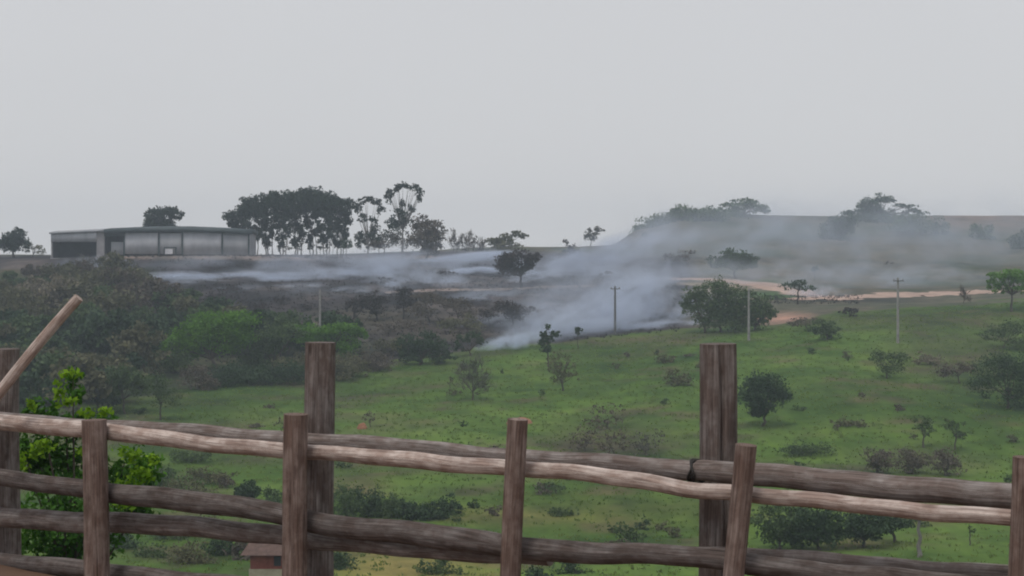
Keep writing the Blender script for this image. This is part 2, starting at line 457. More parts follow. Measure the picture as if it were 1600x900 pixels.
STY = {   # cover, leaf aspect, clump, outward
 'dense': (3.4, .6, .36, 0), 'airy': (1.5, .5, .34, 0), 'twig': (1.0, .10, .34, 1), 'thin': (.7, .5, .2, 0), 'scrub': (2.3, .45, .38, 0),
}
def build_plant(name, loc, lobes, leafmat, barkmat, style='dense', leaf=.45, trunk_r=.18, trunks=1, label=None, cat='tree',
                group=None, base_spread=.4, split=.45, extra_cover=1.0):
    """lobes in metres relative to loc (x, y, z). Root Empty > trunk, crown"""
    root = empty(name, loc)
    cov, asp, clump, ow = STY[style]
    L = [tuple(l) for l in lobes]
    P = crown_points(L, cov*extra_cover, leaf, clump)
    top = np.array([sum(l[0] for l in L)/len(L), sum(l[1] for l in L)/len(L), min(l[2]-l[5]*.3 for l in L)])
    outw = None
    if ow:
        outw = (P - top*np.array([1, 1, .6])); outw /= np.linalg.norm(outw, axis=1)[:, None] + 1e-6; outw *= 1.2
    if ow: V, Fq = leaf_quads(P, leaf*2.6, asp, outw, .6)
    else: V, Fq = leaf_quads(P, leaf, asp)
    mb = MB()
    zmin = min(l[2]-l[5] for l in L)
    per = [[] for _ in range(trunks)]
    Ls = sorted(L, key=lambda l: l[0])
    for k, l in enumerate(Ls): per[int(k*trunks/len(Ls))].append(l)
    for t in range(trunks):
        grp = per[t] or [L[t % len(L)]]
        bx = (sum(l[0] for l in grp)/len(grp))*base_spread if trunks > 1 else 0
        by = random.uniform(-.3, .3) if trunks > 1 else 0
        cx = sum(l[0] for l in grp)/len(grp); cy = sum(l[1] for l in grp)/len(grp)
        zf = min(l[2] for l in grp) - .2*grp[0][5]
        zf = max(zf*split + zmin*(1-split), .25*max(l[2] for l in grp))
        fork = (bx + (cx-bx)*.45, by + (cy-by)*.4, zf)
        pts = []; rads = []
        for q in range(6):
            f = q/5
            wob = trunk_r*.9*math.sin(f*math.pi)
            pts.append((bx + (fork[0]-bx)*f**1.3 + wob*random.uniform(-1, 1), by + (fork[1]-by)*f + wob*random.uniform(-1, 1), -.3 + (fork[2]+.3)*f))
            rads.append(trunk_r*(1.35 - .3*min(1, f*4) - .45*f))
        mb.tube(pts, rads, 8)
        for l in grp:
            for m in range(3):
                e = (l[0] + l[3]*random.uniform(-.55, .55), l[1] + l[4]*random.uniform(-.5, .5), l[2] + l[5]*random.uniform(-.1, .65))
                mid = tuple(fork[j]*.5 + e[j]*.5 for j in range(3))
                mid = (mid[0] + random.uniform(-.1, .1)*l[3], mid[1], mid[2] + (-.05 if m else .08)*l[5])
                r0 = trunk_r*.45
                mb.tube([fork, tuple(fork[j]*.75 + mid[j]*.25 for j in range(3)), mid, e], [r0, r0*.85, r0*.55, r0*.15], 6, cap=False)
    mb.build('trunk', barkmat, root, smooth=True)
    mesh_np('crown', V, Fq, leafmat, root)
    return tag(root, label, cat, group)

def px_tree(px, base, lobes, kind, label, D=None, leafm='mid', bark='bark', style='dense', leaf=None, tr=None, trunks=1, cat='tree', group=None, lo=90, depth=.85, **kw):
    """lobes given in photo pixels (cx, cy, rx, ry); the plant stands on the hillside at distance D"""
    if D is None: D = D_at(px, base, lo)
    s = D / F
    x = wx(px, D); z = Hs(x, D)
    L = []
    for l in lobes:
        rx, ry = l[2]*s*1.13, l[3]*s*1.1
        L.append(((l[0]-px)*s, random.uniform(-.25, .25)*rx, wz(l[1], D) - z, rx, rx*depth, ry))
    if leaf is None: leaf = max(.2, D*.00145)
    hgt = max(l[2]+l[5] for l in L)
    if tr is None: tr = max(.07, hgt*.02)
    return build_plant(kind, (x, D, z), L, M[leafm], M[bark], style, leaf, tr, trunks, label, cat, group, **kw)

# ---------------------------------------------------------------- skyline trees
SK = 'trees along the skyline'
px_tree(22, 396, [(8,378,16,18),(30,370,20,15),(22,382,24,12)], 'tree', 'dark round tree at the far left end of the skyline, left of the metal shed', D=335, leafm='euc', tr=.3)
px_tree(50, 396, [(48,385,12,12),(62,392,9,8)], 'tree', 'small thin tree between the far left tree and the end of the metal shed', D=338, leafm='olive', style='airy', tr=.15)
px_tree(258, 396, [(245,344,20,18),(258,333,22,14),(276,334,13,13),(255,352,26,12),(240,352,14,14)], 'tree', 'dark dome of a tree rising behind the roof of the metal shed', D=352, leafm='euc', tr=.35, extra_cover=1.2)
E = [ # px, lobes, D
 (372, [(370,340,17,13),(383,331,13,10)], 336), (396, [(394,322,19,15),(404,336,15,11)], 330), (420, [(420,320,20,16),(415,338,14,12)], 338),
 (442, [(444,316,21,17),(440,336,15,12)], 328), (466, [(468,311,22,15),(462,330,18,14)], 334), (489, [(486,308,20,13),(492,326,18,16)], 340),
 (510, [(508,318,19,15),(514,337,14,12)], 329), (531, [(530,322,18,15),(536,340,12,14)], 335)]
el = ['leftmost eucalyptus of the dense grove, its low crown reaching over the shed roof', 'second eucalyptus from the left in the dense grove beside the shed',
      'third eucalyptus from the left in the dense grove beside the shed', 'fourth eucalyptus from the left in the dense grove, just left of its highest point',
      'eucalyptus forming the left half of the highest point of the dense grove', 'eucalyptus forming the right half of the highest point of the dense grove',
      'second eucalyptus from the right end of the dense grove', 'eucalyptus at the right end of the dense grove, next to the sky gap']
for (p, l, d), lb in zip(E, el):
    l2 = [(c0, c1, c2*1.25, c3*1.15) for c0, c1, c2, c3 in l] + [(p-6, 352, 12, 9), (p+6, 362, 8, 13), (p-4, 376, 7, 13)]
    px_tree(p, 394, l2, 'eucalyptus_tree', lb, D=d, leafm='euc', bark='palebark', tr=.15, trunks=3, base_spread=.8, group='eucalyptus trees of the grove by the shed', extra_cover=1.5, split=.1)
for p, y, rx, ry, mt, d in ((415, 382, 11, 10, 'grey', 342), (446, 386, 13, 7, 'olive', 343), (470, 380, 9, 12, 'grey', 341), (500, 387, 18, 6, 'olive', 342), (388, 382, 11, 12, 'olive', 342), (520, 372, 8, 14, 'grey', 341)):
    px_tree(p, 395, [(p, y, rx, ry), (p+3, y-9, rx*.6, ry)], 'shrub', 'dusty understorey shrub among the pale trunks of the eucalyptus grove', D=d, leafm=mt, style='thin', cat='shrub', group='understorey shrubs of the eucalyptus grove', tr=.06, extra_cover=1.5)
px_tree(576, 394, [(557,326,8,9),(563,317,9,7),(575,312,11,6),(587,316,9,7),(594,326,8,9),(566,341,9,7),(584,343,9,7),(582,366,16,14),(562,374,10,12)], 'eucalyptus_tree',
        'slender eucalyptus with a thin domed crown standing alone right of the dense grove', D=332, leafm='euc', bark='palebark', style='dense', tr=.2, extra_cover=.8, split=.3)
px_tree(628, 396, [(607,309,6,9),(611,299,8,8),(621,292,9,7),(634,289,10,6),(647,293,9,7),(655,301,7,8),(656,310,5,7),(628,318,5,8),(641,326,8,6),(625,333,14,7),(615,350,16,11),(635,345,12,10)], 'eucalyptus_tree',
        'tallest skyline tree, its arched crown of foliage open to the sky underneath', D=330, leafm='euc', bark='palebark', style='dense', tr=.24, extra_cover=.85, split=.3)
px_tree(600, 398, [(600,372,26,18),(580,380,18,12),(625,372,20,18)], 'tree', 'pale leafy understorey tree below the arched eucalyptus', D=336, leafm='grey', style='airy', tr=.15)
px_tree(668, 402, [(662,352,22,15),(680,362,17,16),(655,375,24,20),(678,385,19,14)], 'tree', 'dense brown tree at the right foot of the tallest eucalyptus', D=324, leafm='brown', style='dense', tr=.3)
px_tree(541, 394, [(541,381,10,9)], 'bush', 'dark green bush between the grove and the lone thin eucalyptus', D=326, leafm='dark', cat='bush', tr=.1)
px_tree(592, 396, [(592,381,13,7)], 'bush', 'small brown bush below the thin domed eucalyptus', D=322, leafm='brown', cat='bush', tr=.1)
for p, t, rx, lb in ((708, 372, 10, 'first bare brown shrub right of the dense brown skyline tree'), (727, 372, 13, 'bare brown shrub in the middle of the low skyline scrub'),
                     (748, 378, 13, 'bare brown shrub against the left side of the blue grey skyline tree')):
    px_tree(p, 398, [(p, t, rx, 13), (p+4, t+12, rx, 9)], 'shrub', lb, D=350, leafm='brown', style='twig', cat='shrub', group='bare shrubs on the skyline', tr=.08)
px_tree(780, 394, [(772,378,17,9),(790,374,18,9),(808,366,10,6),(817,368,7,5),(790,384,28,7)], 'tree', 'blue grey spreading tree with wispy right branches on the central skyline', D=385, leafm='olive', style='dense', tr=.22)
px_tree(893, 404, [(893,390,14,8),(896,398,12,6),(884,378,4,4)], 'bush', 'small dark bush below the central skyline, left of the airy round tree', D=372, leafm='burnt', cat='bush', tr=.1)
px_tree(923, 384, [(918,364,11,9),(932,360,11,8),(924,371,12,6)], 'tree', 'airy round tree alone on the central skyline', D=420, leafm='grey', style='airy', tr=.13, extra_cover=1.3)
# right hill
px_tree(1090, 340, [(1045,346,36,14),(1080,334,36,14),(1112,338,34,16),(1040,362,50,16),(1095,358,46,16),(1015,362,26,12)], 'tree', 'broad tree mass on the left shoulder of the smoky hill', D=462, leafm='mid', tr=.4, trunks=3, base_spread=.8, extra_cover=1.7)
px_tree(1165, 338, [(1165,319,34,9),(1142,326,20,8),(1188,327,18,7),(1150,342,34,13)], 'acacia_tree', 'flat topped acacia on the crest of the smoky hill', D=474, leafm='mid', tr=.35)
px_tree(1010, 385, [(1010,368,12,5)], 'bush', 'low bush on the left flank of the smoky hill', D=430, leafm='mid', cat='bush', tr=.1)
px_tree(1148, 424, [(1130,408,22,12),(1150,403,28,13),(1170,411,20,10),(1148,415,34,9)], 'acacia_tree', 'dark wide acacia halfway up the smoky hill above the dirt road', D=340, leafm='dark', tr=.3)
px_tree(1060, 422, [(1048,402,18,12),(1070,400,18,10)], 'tree', 'faint smoke veiled tree left of the wide dark acacia', D=375, leafm='brown', style='airy', tr=.2)
px_tree(1374, 345, [(1352,323,18,14),(1380,313,22,9),(1370,330,24,16),(1335,334,18,7),(1412,322,18,4),(1430,331,18,6),(1365,345,48,14),(1345,362,34,18)], 'tree',
        'largest tree on the hill crest, its right limbs arching over a sky gap', D=468, leafm='dark', tr=.45, split=.2)
px_tree(1440, 368, [(1425,350,36,15),(1462,356,20,16)], 'tree', 'wide hazy tree just right below the largest crest tree', D=440, leafm='mid', tr=.3)
px_tree(1315, 385, [(1300,362,22,20),(1322,350,26,18),(1312,385,22,16)], 'tree', 'hazy tree left below the largest crest tree', D=430, leafm='dark', tr=.3)
px_tree(1535, 385, [(1535,366,20,16),(1548,380,12,12)], 'tree', 'faint rounded tree on the slope below the bare hill crest', D=430, leafm='mid', tr=.25)
px_tree(1592, 400, [(1592,384,16,20),(1612,378,22,22)], 'tree', 'hazy tree cut by the right edge below the hill crest', D=410, leafm='dark', tr=.25)
px_tree(1385, 428, [(1385,415,13,9)], 'bush', 'small smoke veiled bush in the middle of the smoky slope', D=380, leafm='brown', style='scrub', cat='bush', tr=.1)
px_tree(1272, 432, [(1272,419,7,5)], 'tree', 'tiny round topped tree above the dirt road', D=345, leafm='dark', tr=.09)
px_tree(1246, 476, [(1236,445,18,7),(1250,442,12,6),(1262,450,14,5)], 'acacia_tree', 'small flat dark acacia standing at the pink dirt road', leafm='dark', bark='charbark', style='airy', tr=.16, lo=240, extra_cover=1.5)
# ---------------------------------------------------------------- burnt area
px_tree(815, 451, [(806,402,30,12),(786,414,18,16),(828,410,16,14),(805,420,24,12),(836,400,10,8)], 'tree', 'big scorched umbrella shaped tree alone in the smouldering field', leafm='burnt', bark='charbark', style='dense', tr=.28, split=.1)
bt = [(552, 500, [(550,478,16,10),(566,470,16,10)], 'scorched shrub at the left end of the burnt tree row'),
      (590, 502, [(590,466,20,12),(580,482,22,12)], 'scorched shrub second from the left in the burnt tree row'),
      (630, 500, [(630,457,18,9),(632,470,20,12)], 'scorched tree standing tallest in the burnt tree row, with a visible dark trunk'),
      (672, 505, [(668,468,26,12),(660,484,24,12)], 'wide scorched shrub right of the tallest burnt tree'),
      (715, 505, [(712,473,26,12),(722,486,22,12)], 'scorched shrub at the right end of the dense burnt row'),
      (800, 515, [(790,480,24,12),(815,484,24,10),(802,492,22,10)], 'scorched spreading shrub alone below the umbrella shaped tree'),
      (765, 512, [(762,492,18,9)], 'low scorched shrub between the burnt row and the lone spreading shrub')]
for p, b_, l, lb in bt:
    px_tree(p, b_, l, 'burnt_shrub', lb, leafm='burnt' if p not in (672, 715) else 'brown', bark='charbark', style='scrub', cat='shrub', group='scorched shrubs of the burnt slope', tr=.16, extra_cover=1.2)
for p, y in ((440,470),(400,478),(340,468),(300,470),(480,480),(520,492),(250,452),(360,452),(600,440),(700,432),(745,418),(880,440),(935,412),(950,432),(985,458)):
    px_tree(p, y+6, [(p, y-2, random.uniform(14, 24), random.uniform(5, 8))], 'burnt_shrub', 'low charred scrub clump smouldering on the burnt slope', leafm='burnt', bark='charbark',
            style='scrub', cat='shrub', group='charred scrub clumps on the burnt slope', tr=.07)
# ---------------------------------------------------------------- left woodland
px_tree(335, 600, [(298,530,42,24),(330,507,48,20),(370,500,38,16),(280,548,32,22),(350,528,50,24)], 'acacia_tree', 'bright green broad topped acacia in the left woodland', leafm='green', D=196, tr=.3, extra_cover=1.1, depth=.6)
px_tree(430, 600, [(415,535,32,22),(450,520,34,16),(400,560,30,24)], 'tree', 'dull green tree touching the right side of the bright green acacia', leafm='mid', D=198, tr=.25)
px_tree(520, 592, [(505,515,38,11),(540,512,26,9),(564,521,14,9),(460,520,26,12),(500,532,34,16),(535,540,28,18)], 'acacia_tree', 'flat green topped acacia behind the tall middle left fence post', leafm='green', D=203, tr=.22)
px_tree(500, 606, [(480,570,30,22),(530,575,28,20),(450,580,30,22)], 'bush', 'dark grey green thicket at the foot of the flat topped acacia', leafm='olive', D=192, cat='bush', tr=.12)
px_tree(310, 618, [(305,590,26,20),(325,600,18,14)], 'shrub', 'brownish grey shrub below the bright green acacia', leafm='brown', D=182, style='scrub', cat='shrub', tr=.1)
px_tree(400, 612, [(400,590,36,20),(370,585,24,24)], 'bush', 'very dark bush under the right side of the bright green acacia', leafm='dark', D=188, cat='bush', tr=.1)
px_tree(195, 640, [(185,590,32,22),(215,600,26,20),(170,610,26,20)], 'bush', 'rounded green bush right of the bright sapling, at the woodland edge', leafm='mid', D=165, cat='bush', tr=.12)
px_tree(250, 650, [(245,600,24,16),(262,620,24,16)], 'bush', 'pale green bush at the lower edge of the left woodland', leafm='mid', D=160, style='scrub', cat='bush', tr=.1)
for p, y, rx, ry, mt, lb in ((345, 606, 26, 20, 'dark', 'low dark bush right of the brownish shrub below the green acacia'), (450, 602, 30, 22, 'dark', 'dark bush at the woodland edge left of the tall middle left post'),
                             (545, 590, 28, 20, 'olive', 'olive bush at the woodland edge right of the tall middle left post'), (585, 580, 26, 18, 'brown', 'brown bush at the woodland edge, farther right of the tall middle left post'),
                             (610, 555, 22, 16, 'olive', 'olive bush left of the dense dark green tree by the smoke'), (270, 585, 26, 26, 'mid', 'green bush at the left foot of the bright green acacia')):
    px_tree(p, y, [(p, y-ry, rx, ry), (p-rx*.6, y-ry*.7, rx*.8, ry*.7), (p+rx*.6, y-ry*.7, rx*.8, ry*.7)], 'bush', lb, leafm=mt, style='scrub', cat='bush', tr=.08)
# scrub canopy filling the slope under the shed: prototypes, then copies
def proto(i):
    m, st, lab = [('olive', 'scrub', 0), ('mid', 'dense', 1), ('khaki', 'scrub', 0), ('dark', 'dense', 1), ('olive', 'dense', 0), ('brown', 'scrub', 0)][i]
    L = []
    for k in range(5):
        L.append((random.uniform(-1.8, 1.8), random.uniform(-1.6, 1.6), random.uniform(2.2, 3.9), random.uniform(1.3, 2.2), random.uniform(1.2, 2.0), random.uniform(1.0, 1.5)))
    L.append((0, 0, 1.7, 2.4, 2.2, 1.3))
    return build_plant('tree', (0, 0, 0), L, M[m], M['bark'], st, .42, .12, 2)
def copy_tree(o, loc, rz, sc, label, cat, group, name=None):
    r_ = o.copy(); COL.objects.link(r_)
    r_.location = loc; r_.rotation_euler = (0, 0, rz); r_.scale = sc
    for ch in o.children:
        c2 = ch.copy(); COL.objects.link(c2); c2.parent = r_
    return tag(r_, label, cat, group)
protos = [proto(i) for i in range(6)]
used = set()
def scatter(o, i, loc, rz, sc, label, cat, group):
    if i not in used:
        used.add(i); o.location = loc; o.rotation_euler = (0, 0, rz); o.scale = sc
        return tag(o, label, cat, group)
    return copy_tree(o, loc, rz, sc, label, cat, group)
wood = []
rw = random.Random(5)
for row, (D, pmax, step) in enumerate([(282, 215, 34), (268, 235, 34), (254, 260, 36), (240, 300, 36), (226, 430, 36), (212, 560, 40), (200, 250, 40), (188, 255, 42), (176, 215, 44), (163, 170, 46)]):
    p = -130 + (row % 2)*18
    while p < pmax:
        wood.append((p + rw.uniform(-10, 10), D + rw.uniform(-5, 5))); p += step
for p, D in wood:
    top = D > 235
    i = rw.choice([0, 2, 5, 4, 1]) if top else rw.choice([1, 3, 1, 3, 4, 0])
    s = rw.uniform(.85, 1.5)*(.75 if D > 262 else 1)
    x = wx(p, D)
    loc = (x, D, Hs(x, D) - .2)
    if top: lb, g = 'olive brown scrub tree in the dry upper woodland below the metal shed', 'olive brown trees of the upper left woodland'
    else: lb, g = 'dark green tree in the lower part of the left woodland', 'dark green trees of the lower left woodland'
    scatter(protos[i], i, loc, rw.uniform(0, 6.28), (s*rw.uniform(.9, 1.2), s, s*rw.uniform(.75, 1.15)), lb, 'tree', g)
# pale bare shrubs in front of the shed's left half
for p, y, rx in ((130, 402, 22), (165, 408, 24), (205, 416, 20), (120, 420, 26)):
    px_tree(p, y+26, [(p, y+8, rx, 14)], 'shrub', 'pale leafless shrub in front of the open left end of the shed', leafm='grey', style='twig', cat='shrub', group='pale leafless shrubs before the shed', tr=.07, lo=250)
# ---------------------------------------------------------------- middle shrubs and trees
px_tree(655, 570, [(640,538,22,16),(665,530,26,16),(680,545,22,14),(645,555,26,12),(690,558,22,9)], 'tree', 'dense dark green tree at the smoky lower edge of the burnt slope', leafm='dark', tr=.22)
px_tree(735, 556, [(722,530,14,10),(742,525,16,8),(752,533,8,7),(715,545,10,8)], 'tree', 'small leaning tree in front of the brightest smoke', leafm='dark', style='airy', tr=.13, extra_cover=1.7)
px_tree(715, 520, [(700,508,22,12),(730,503,20,12),(745,512,16,10)], 'shrub', 'grey green shrub above the dense dark green tree', leafm='olive', style='scrub', cat='shrub', tr=.12)
px_tree(640, 525, [(600,512,30,8),(640,508,32,8)], 'shrub', 'dry brown hedge like shrub above the dense dark green tree', leafm='brown', style='scrub', cat='shrub', trunks=3, base_spread=.9, tr=.1)
px_tree(856, 574, [(856,510,5,5),(850,522,9,7),(866,521,11,5),(848,532,9,8),(858,530,8,7),(853,546,9,8)], 'tree', 'spindly sapling with separate leaf tufts at the pasture edge', leafm='dark', style='dense', tr=.11, split=.8)
px_tree(903, 546, [(903,514,7,4),(901,520,5,4)], 'tree', 'thin sapling with one small tuft, right of the spindly sapling', leafm='dark', style='dense', tr=.06)
px_tree(880, 612, [(878,566,26,20),(882,588,26,14),(870,578,20,18)], 'tree', 'bare grey tree below the spindly sapling', leafm='olive', style='thin', tr=.12, extra_cover=1.3)
px_tree(738, 626, [(740,575,24,20),(728,590,26,20),(750,600,22,18)], 'tree', 'faint grey leafless tree in the pasture left of centre', leafm='grey', style='twig', tr=.11, extra_cover=.8)
px_tree(703, 610, [(703,596,6,7)], 'sapling', 'tiny sapling just left of the faint leafless tree', leafm='olive', style='airy', cat='sapling', tr=.05)
px_tree(1130, 519, [(1090,462,24,16),(1125,448,26,15),(1150,465,30,18),(1115,480,34,20),(1160,490,34,18),(1185,480,22,18),(1078,480,16,16),(1200,490,16,14),(1110,502,26,14),(1150,506,30,12),(1185,502,20,13),(1132,490,30,18)],
        'tree', 'large spreading green tree clump at the pasture edge behind the tall right post', leafm='mid', style='dense', trunks=4, base_spread=.75, tr=.2, split=.3, extra_cover=.85)
px_tree(1193, 668, [(1193,600,36,20),(1190,618,42,20),(1218,616,20,14),(1190,638,22,14)], 'tree', 'dark round headed tree in the pasture right of the tall right post', leafm='dark', style='dense', tr=.16, split=.1)
px_tree(1580, 488, [(1575,430,30,9),(1600,434,34,10),(1558,446,16,14),(1595,450,22,8)], 'acacia_tree', 'bright green flat topped acacia at the right edge above the pasture', leafm='green', bark='bark', style='dense', tr=.2, lo=228, split=.1)
px_tree(1292, 532, [(1285,512,24,12),(1300,518,22,10)], 'bush', 'dark green bush below the bare pink earth', leafm='mid', cat='bush', tr=.1)
px_tree(1262, 516, [(1255,502,26,9)], 'shrub', 'brown shrub on the pink earth left of the dark green bush', leafm='brown', style='scrub', cat='shrub', tr=.1)
px_tree(1328, 496, [(1328,487,14,6)], 'bush', 'small dark bush on the pasture crest below the dirt road', leafm='burnt', cat='bush', tr=.08)
px_tree(1385, 592, [(1370,556,22,10),(1400,560,22,10),(1390,575,26,12)], 'bush', 'grey green bush below the rightmost power pole', leafm='mid', style='scrub', cat='bush', tr=.1)
px_tree(1505, 474, [(1505,455,7,10),(1512,463,8,8)], 'shrub', 'thin brown shrub on the right dirt road edge', leafm='brown', style='twig', cat='shrub', tr=.07, lo=228)
px_tree(1575, 640, [(1565,570,44,24),(1600,590,36,30),(1540,595,32,20),(1590,620,32,20)], 'tree', 'dark shrubby tree cut by the right edge halfway down the pasture', leafm='dark', style='scrub', tr=.16)
px_tree(1565, 545, [(1550,520,28,12),(1590,512,30,14),(1595,535,28,12)], 'bush', 'green bush just above the dark tree at the right edge', leafm='mid', style='scrub', cat='bush', tr=.1)
px_tree(1500, 600, [(1480,580,22,12),(1510,575,22,12)], 'shrub', 'brown grey shrub left of the dark tree at the right edge', leafm='brown', style='scrub', cat='shrub', tr=.08)
px_tree(1442, 700, [(1442,662,17,14),(1448,674,13,8)], 'tree', 'left of two small pale trees above the grey scrub on the right pasture', leafm='mid', style='airy', tr=.09, group='pair of small pale trees', extra_cover=1.2)
px_tree(1492, 704, [(1492,664,19,12),(1500,678,15,8)], 'tree', 'right of two small pale trees above the grey scrub on the right pasture', leafm='mid', style='airy', tr=.09, group='pair of small pale trees', extra_cover=1.2)
for p, y, rx, lb in ((1370, 740, 24, 'left grey thorn scrub just above the rails of the right bay'), (1420, 742, 30, 'middle grey thorn scrub just above the rails of the right bay'), (1475, 744, 28, 'right grey thorn scrub just above the rails of the right bay')):
    px_tree(p, y, [(p, y-26, rx, 17), (p+6, y-14, rx*.9, 12)], 'shrub', lb, leafm='brown', style='scrub', cat='shrub', tr=.07, group='grey thorn scrub of the right bay')
for p, y, rx, lb in ((915, 706, 26, 'leftmost brown thorn shrub behind the upper rails left of the tall right post'), (960, 712, 30, 'middle brown thorn shrub behind the upper rails left of the tall right post'), (1010, 712, 30, 'rightmost brown thorn shrub behind the upper rails left of the tall right post'), (950, 672, 34, 'upper brown thorn shrub on the pasture left of the tall right post')):
    px_tree(p, y, [(p, y-26, rx, 18), (p-6, y-14, rx*.9, 12)], 'shrub', lb, leafm='grey' if p > 980 else 'brown', style='thin', cat='shrub', tr=.07, group='brown thorn shrubs of the middle pasture')
px_tree(387, 784, [(380,766,16,13),(395,764,16,14),(388,772,20,10)], 'bush', 'compact dark round bush on the pasture between the left and middle front posts', leafm='dark', style='dense', cat='bush', tr=.08, extra_cover=1.2)
px_tree(578, 668, [(578,652,14,12)], 'shrub', 'small brown twiggy shrub beside the pink earth mound', leafm='brown', style='thin', cat='shrub', tr=.05)
hl = ['first bush from the left of the dark hedge row behind the middle bay', 'second bush from the left of the dark hedge row behind the middle bay', 'third bush from the left of the dark hedge row behind the middle bay',
      'fourth bush from the left of the dark hedge row behind the middle bay', 'second bush from the right of the dark hedge row behind the middle bay', 'rightmost darkest bush of the hedge row behind the middle bay']
for k, (p, y, rx, ry, mt) in enumerate([(540, 812, 22, 26, 'mid'), (575, 808, 22, 24, 'dark'), (610, 810, 22, 18, 'mid'), (640, 812, 22, 15, 'dark'), (672, 812, 22, 13, 'dark'), (700, 806, 20, 15, 'dark')]):
    px_tree(p, y, [(p, y-ry, rx*1.15, ry*1.15), (p+5, y-ry*.6, rx, ry*.7)], 'bush', hl[k], leafm=mt, style='scrub' if k < 3 else 'dense', cat='bush', tr=.07, group='bushes of the dark hedge row')
px_tree(870, 772, [(865,762,26,7)], 'bush', 'low green bush right of the middle front post', leafm='mid', style='scrub', cat='bush', tr=.06)
px_tree(985, 848, [(975,830,20,14),(995,838,16,9)], 'bush', 'loose green bush left of the leaning right post above the bottom rail', leafm='mid', style='scrub', cat='bush', tr=.06)
dl = [(1215, 862, [(1215,820,30,30),(1235,838,26,20)], 'left dark tree of the clump under the right pale rail', 'mid'),
      (1280, 862, [(1270,815,34,22),(1295,828,30,24),(1260,838,28,18)], 'middle dark tree of the clump under the right pale rail', 'dark'),
      (1350, 858, [(1335,822,32,20),(1365,818,30,18),(1345,836,26,12)], 'third dark tree of the clump under the right pale rail', 'dark'),
      (1400, 850, [(1395,818,26,16),(1380,808,24,14)], 'rightmost dark tree of the clump under the right pale rail', 'dark')]
for p, y, l, lb, mt in dl:
    px_tree(p, y, [(q0, q1-2, q2*1.2, q3*1.1) for q0, q1, q2, q3 in l], 'tree', lb, leafm=mt, style='dense', tr=.12, group='dark trees under the right pale rail')
px_tree(1436, 874, [(1428,806,14,16),(1446,802,14,16),(1436,790,18,10)], 'tree', 'forked grey trunk with sparse leaves in the right bay', leafm='mid', bark='palebark', style='thin', tr=.14, split=.6)
px_tree(1515, 852, [(1515,825,9,8)], 'sapling', 'thin sapling near the right end post', leafm='mid', style='thin', cat='sapling', tr=.05)
px_tree(440, 685, [(440,664,12,14)], 'shrub', 'small twiggy shrub just above the rail left of the tall middle left post', leafm='olive', style='thin', cat='shrub', tr=.05)
# valley plants glimpsed through the lower rails
vl = [(240, 96, 868, 30, 'mid', 'green bush low in the valley under the left bay rails'), (300, 94, 868, 34, 'olive', 'brown green bush in the valley left of the red hut'), (350, 97, 850, 26, 'dark', 'dark bush close behind the left side of the red hut'),
      (530, 92, 880, 30, 'dark', 'dark bush at the foot of the tall middle left post'), (690, 90, 890, 30, 'mid', 'low green bush in the dry yellow grass'), (850, 88, 902, 26, 'dark', 'dark bush right of the middle front post under the bottom rail'),
      (900, 90, 892, 30, 'dark', 'dark bush below the bottom rail in the middle of the right bay'), (190, 100, 850, 30, 'dark', 'dark bush in the valley right of the left front post'),
      (270, 104, 832, 34, 'mid', 'green grey bush just under the dark lower rail of the left bay'), (330, 106, 826, 36, 'olive', 'olive bush under the dark lower rail, above the other valley bushes'),
      (385, 95, 862, 22, 'brown', 'brown bush touching the left wall of the red hut'), (300, 118, 770, 44, 'olive', 'olive thicket between the two middle rails of the left bay'),
      (240, 122, 742, 36, 'mid', 'soft green thicket right of the bright leafy bush')]
for p, D, cy, r_, mt, lb in vl:
    px_tree(p, 0, [(p-8, cy, r_, 24), (p+10, cy+14, r_, 22)], 'bush', lb, D=D, leafm=mt, style='scrub', cat='bush', tr=.08)
for p, y, rx, ry, mt, lb in ((545, 770, 26, 18, 'mid', 'pale green bush behind the tall middle left post, above the dark hedge row'), (600, 786, 34, 14, 'mid', 'pale green bush just above the left half of the dark hedge row'),
                             (660, 792, 34, 12, 'mid', 'pale green bush just above the right half of the dark hedge row'), (330, 742, 44, 14, 'olive', 'soft olive bush between the pale rail and the dark rail of the left bay'),
                             (430, 770, 20, 14, 'mid', 'soft green bush right of the compact dark round bush'), (300, 712, 36, 12, 'mid', 'soft green bush just under the pale rail of the left bay'),
                             (880, 800, 26, 9, 'mid', 'flat green bush right of the middle front post, above the dark rail'), (1260, 700, 46, 14, 'mid', 'soft green bush right of the leaning front post above the rails'),
                             (1330, 660, 30, 9, 'olive', 'flat olive bush between the round headed tree and the pair of small pale trees'), (1060, 590, 26, 14, 'olive', 'soft olive shrub just left of the top of the tall right post'),
                             (1040, 560, 18, 8, 'olive', 'small olive shrub on the pasture below the smoke, left of the tall right post'), (1450, 560, 26, 10, 'khaki', 'pale dry shrub right of the rightmost power pole')):
    px_tree(p, y+ry, [(p-rx*.4, y, rx*.6, ry), (p+rx*.4, y+ry*.2, rx*.6, ry*.9), (p, y+ry*.3, rx*.8, ry*.6)], 'bush', lb, leafm=mt, style='scrub', cat='bush', tr=.05, extra_cover=.8)
# pasture shrublets, individual but alike
rg = random.Random(3)
for k in range(80):
    p = rg.uniform(180, 1590); y = rg.uniform(545, 860)
    if y < np.interp(p, EDGE[0], EDGE[1]) + 14: continue
    D = D_at(p, y); s = F/D
    px_tree(p, y, [(p, y - .35*s, .5*s*rg.uniform(.5, 1.7), .38*s*rg.uniform(.6, 1.5))], 'weed_clump', 'knee high weed clump in the open pasture', leafm=rg.choice(['mid', 'olive', 'dark', 'brown']), style='scrub', cat='weed',
            group='knee high weed clumps of the pasture', leaf=.2, tr=.03)

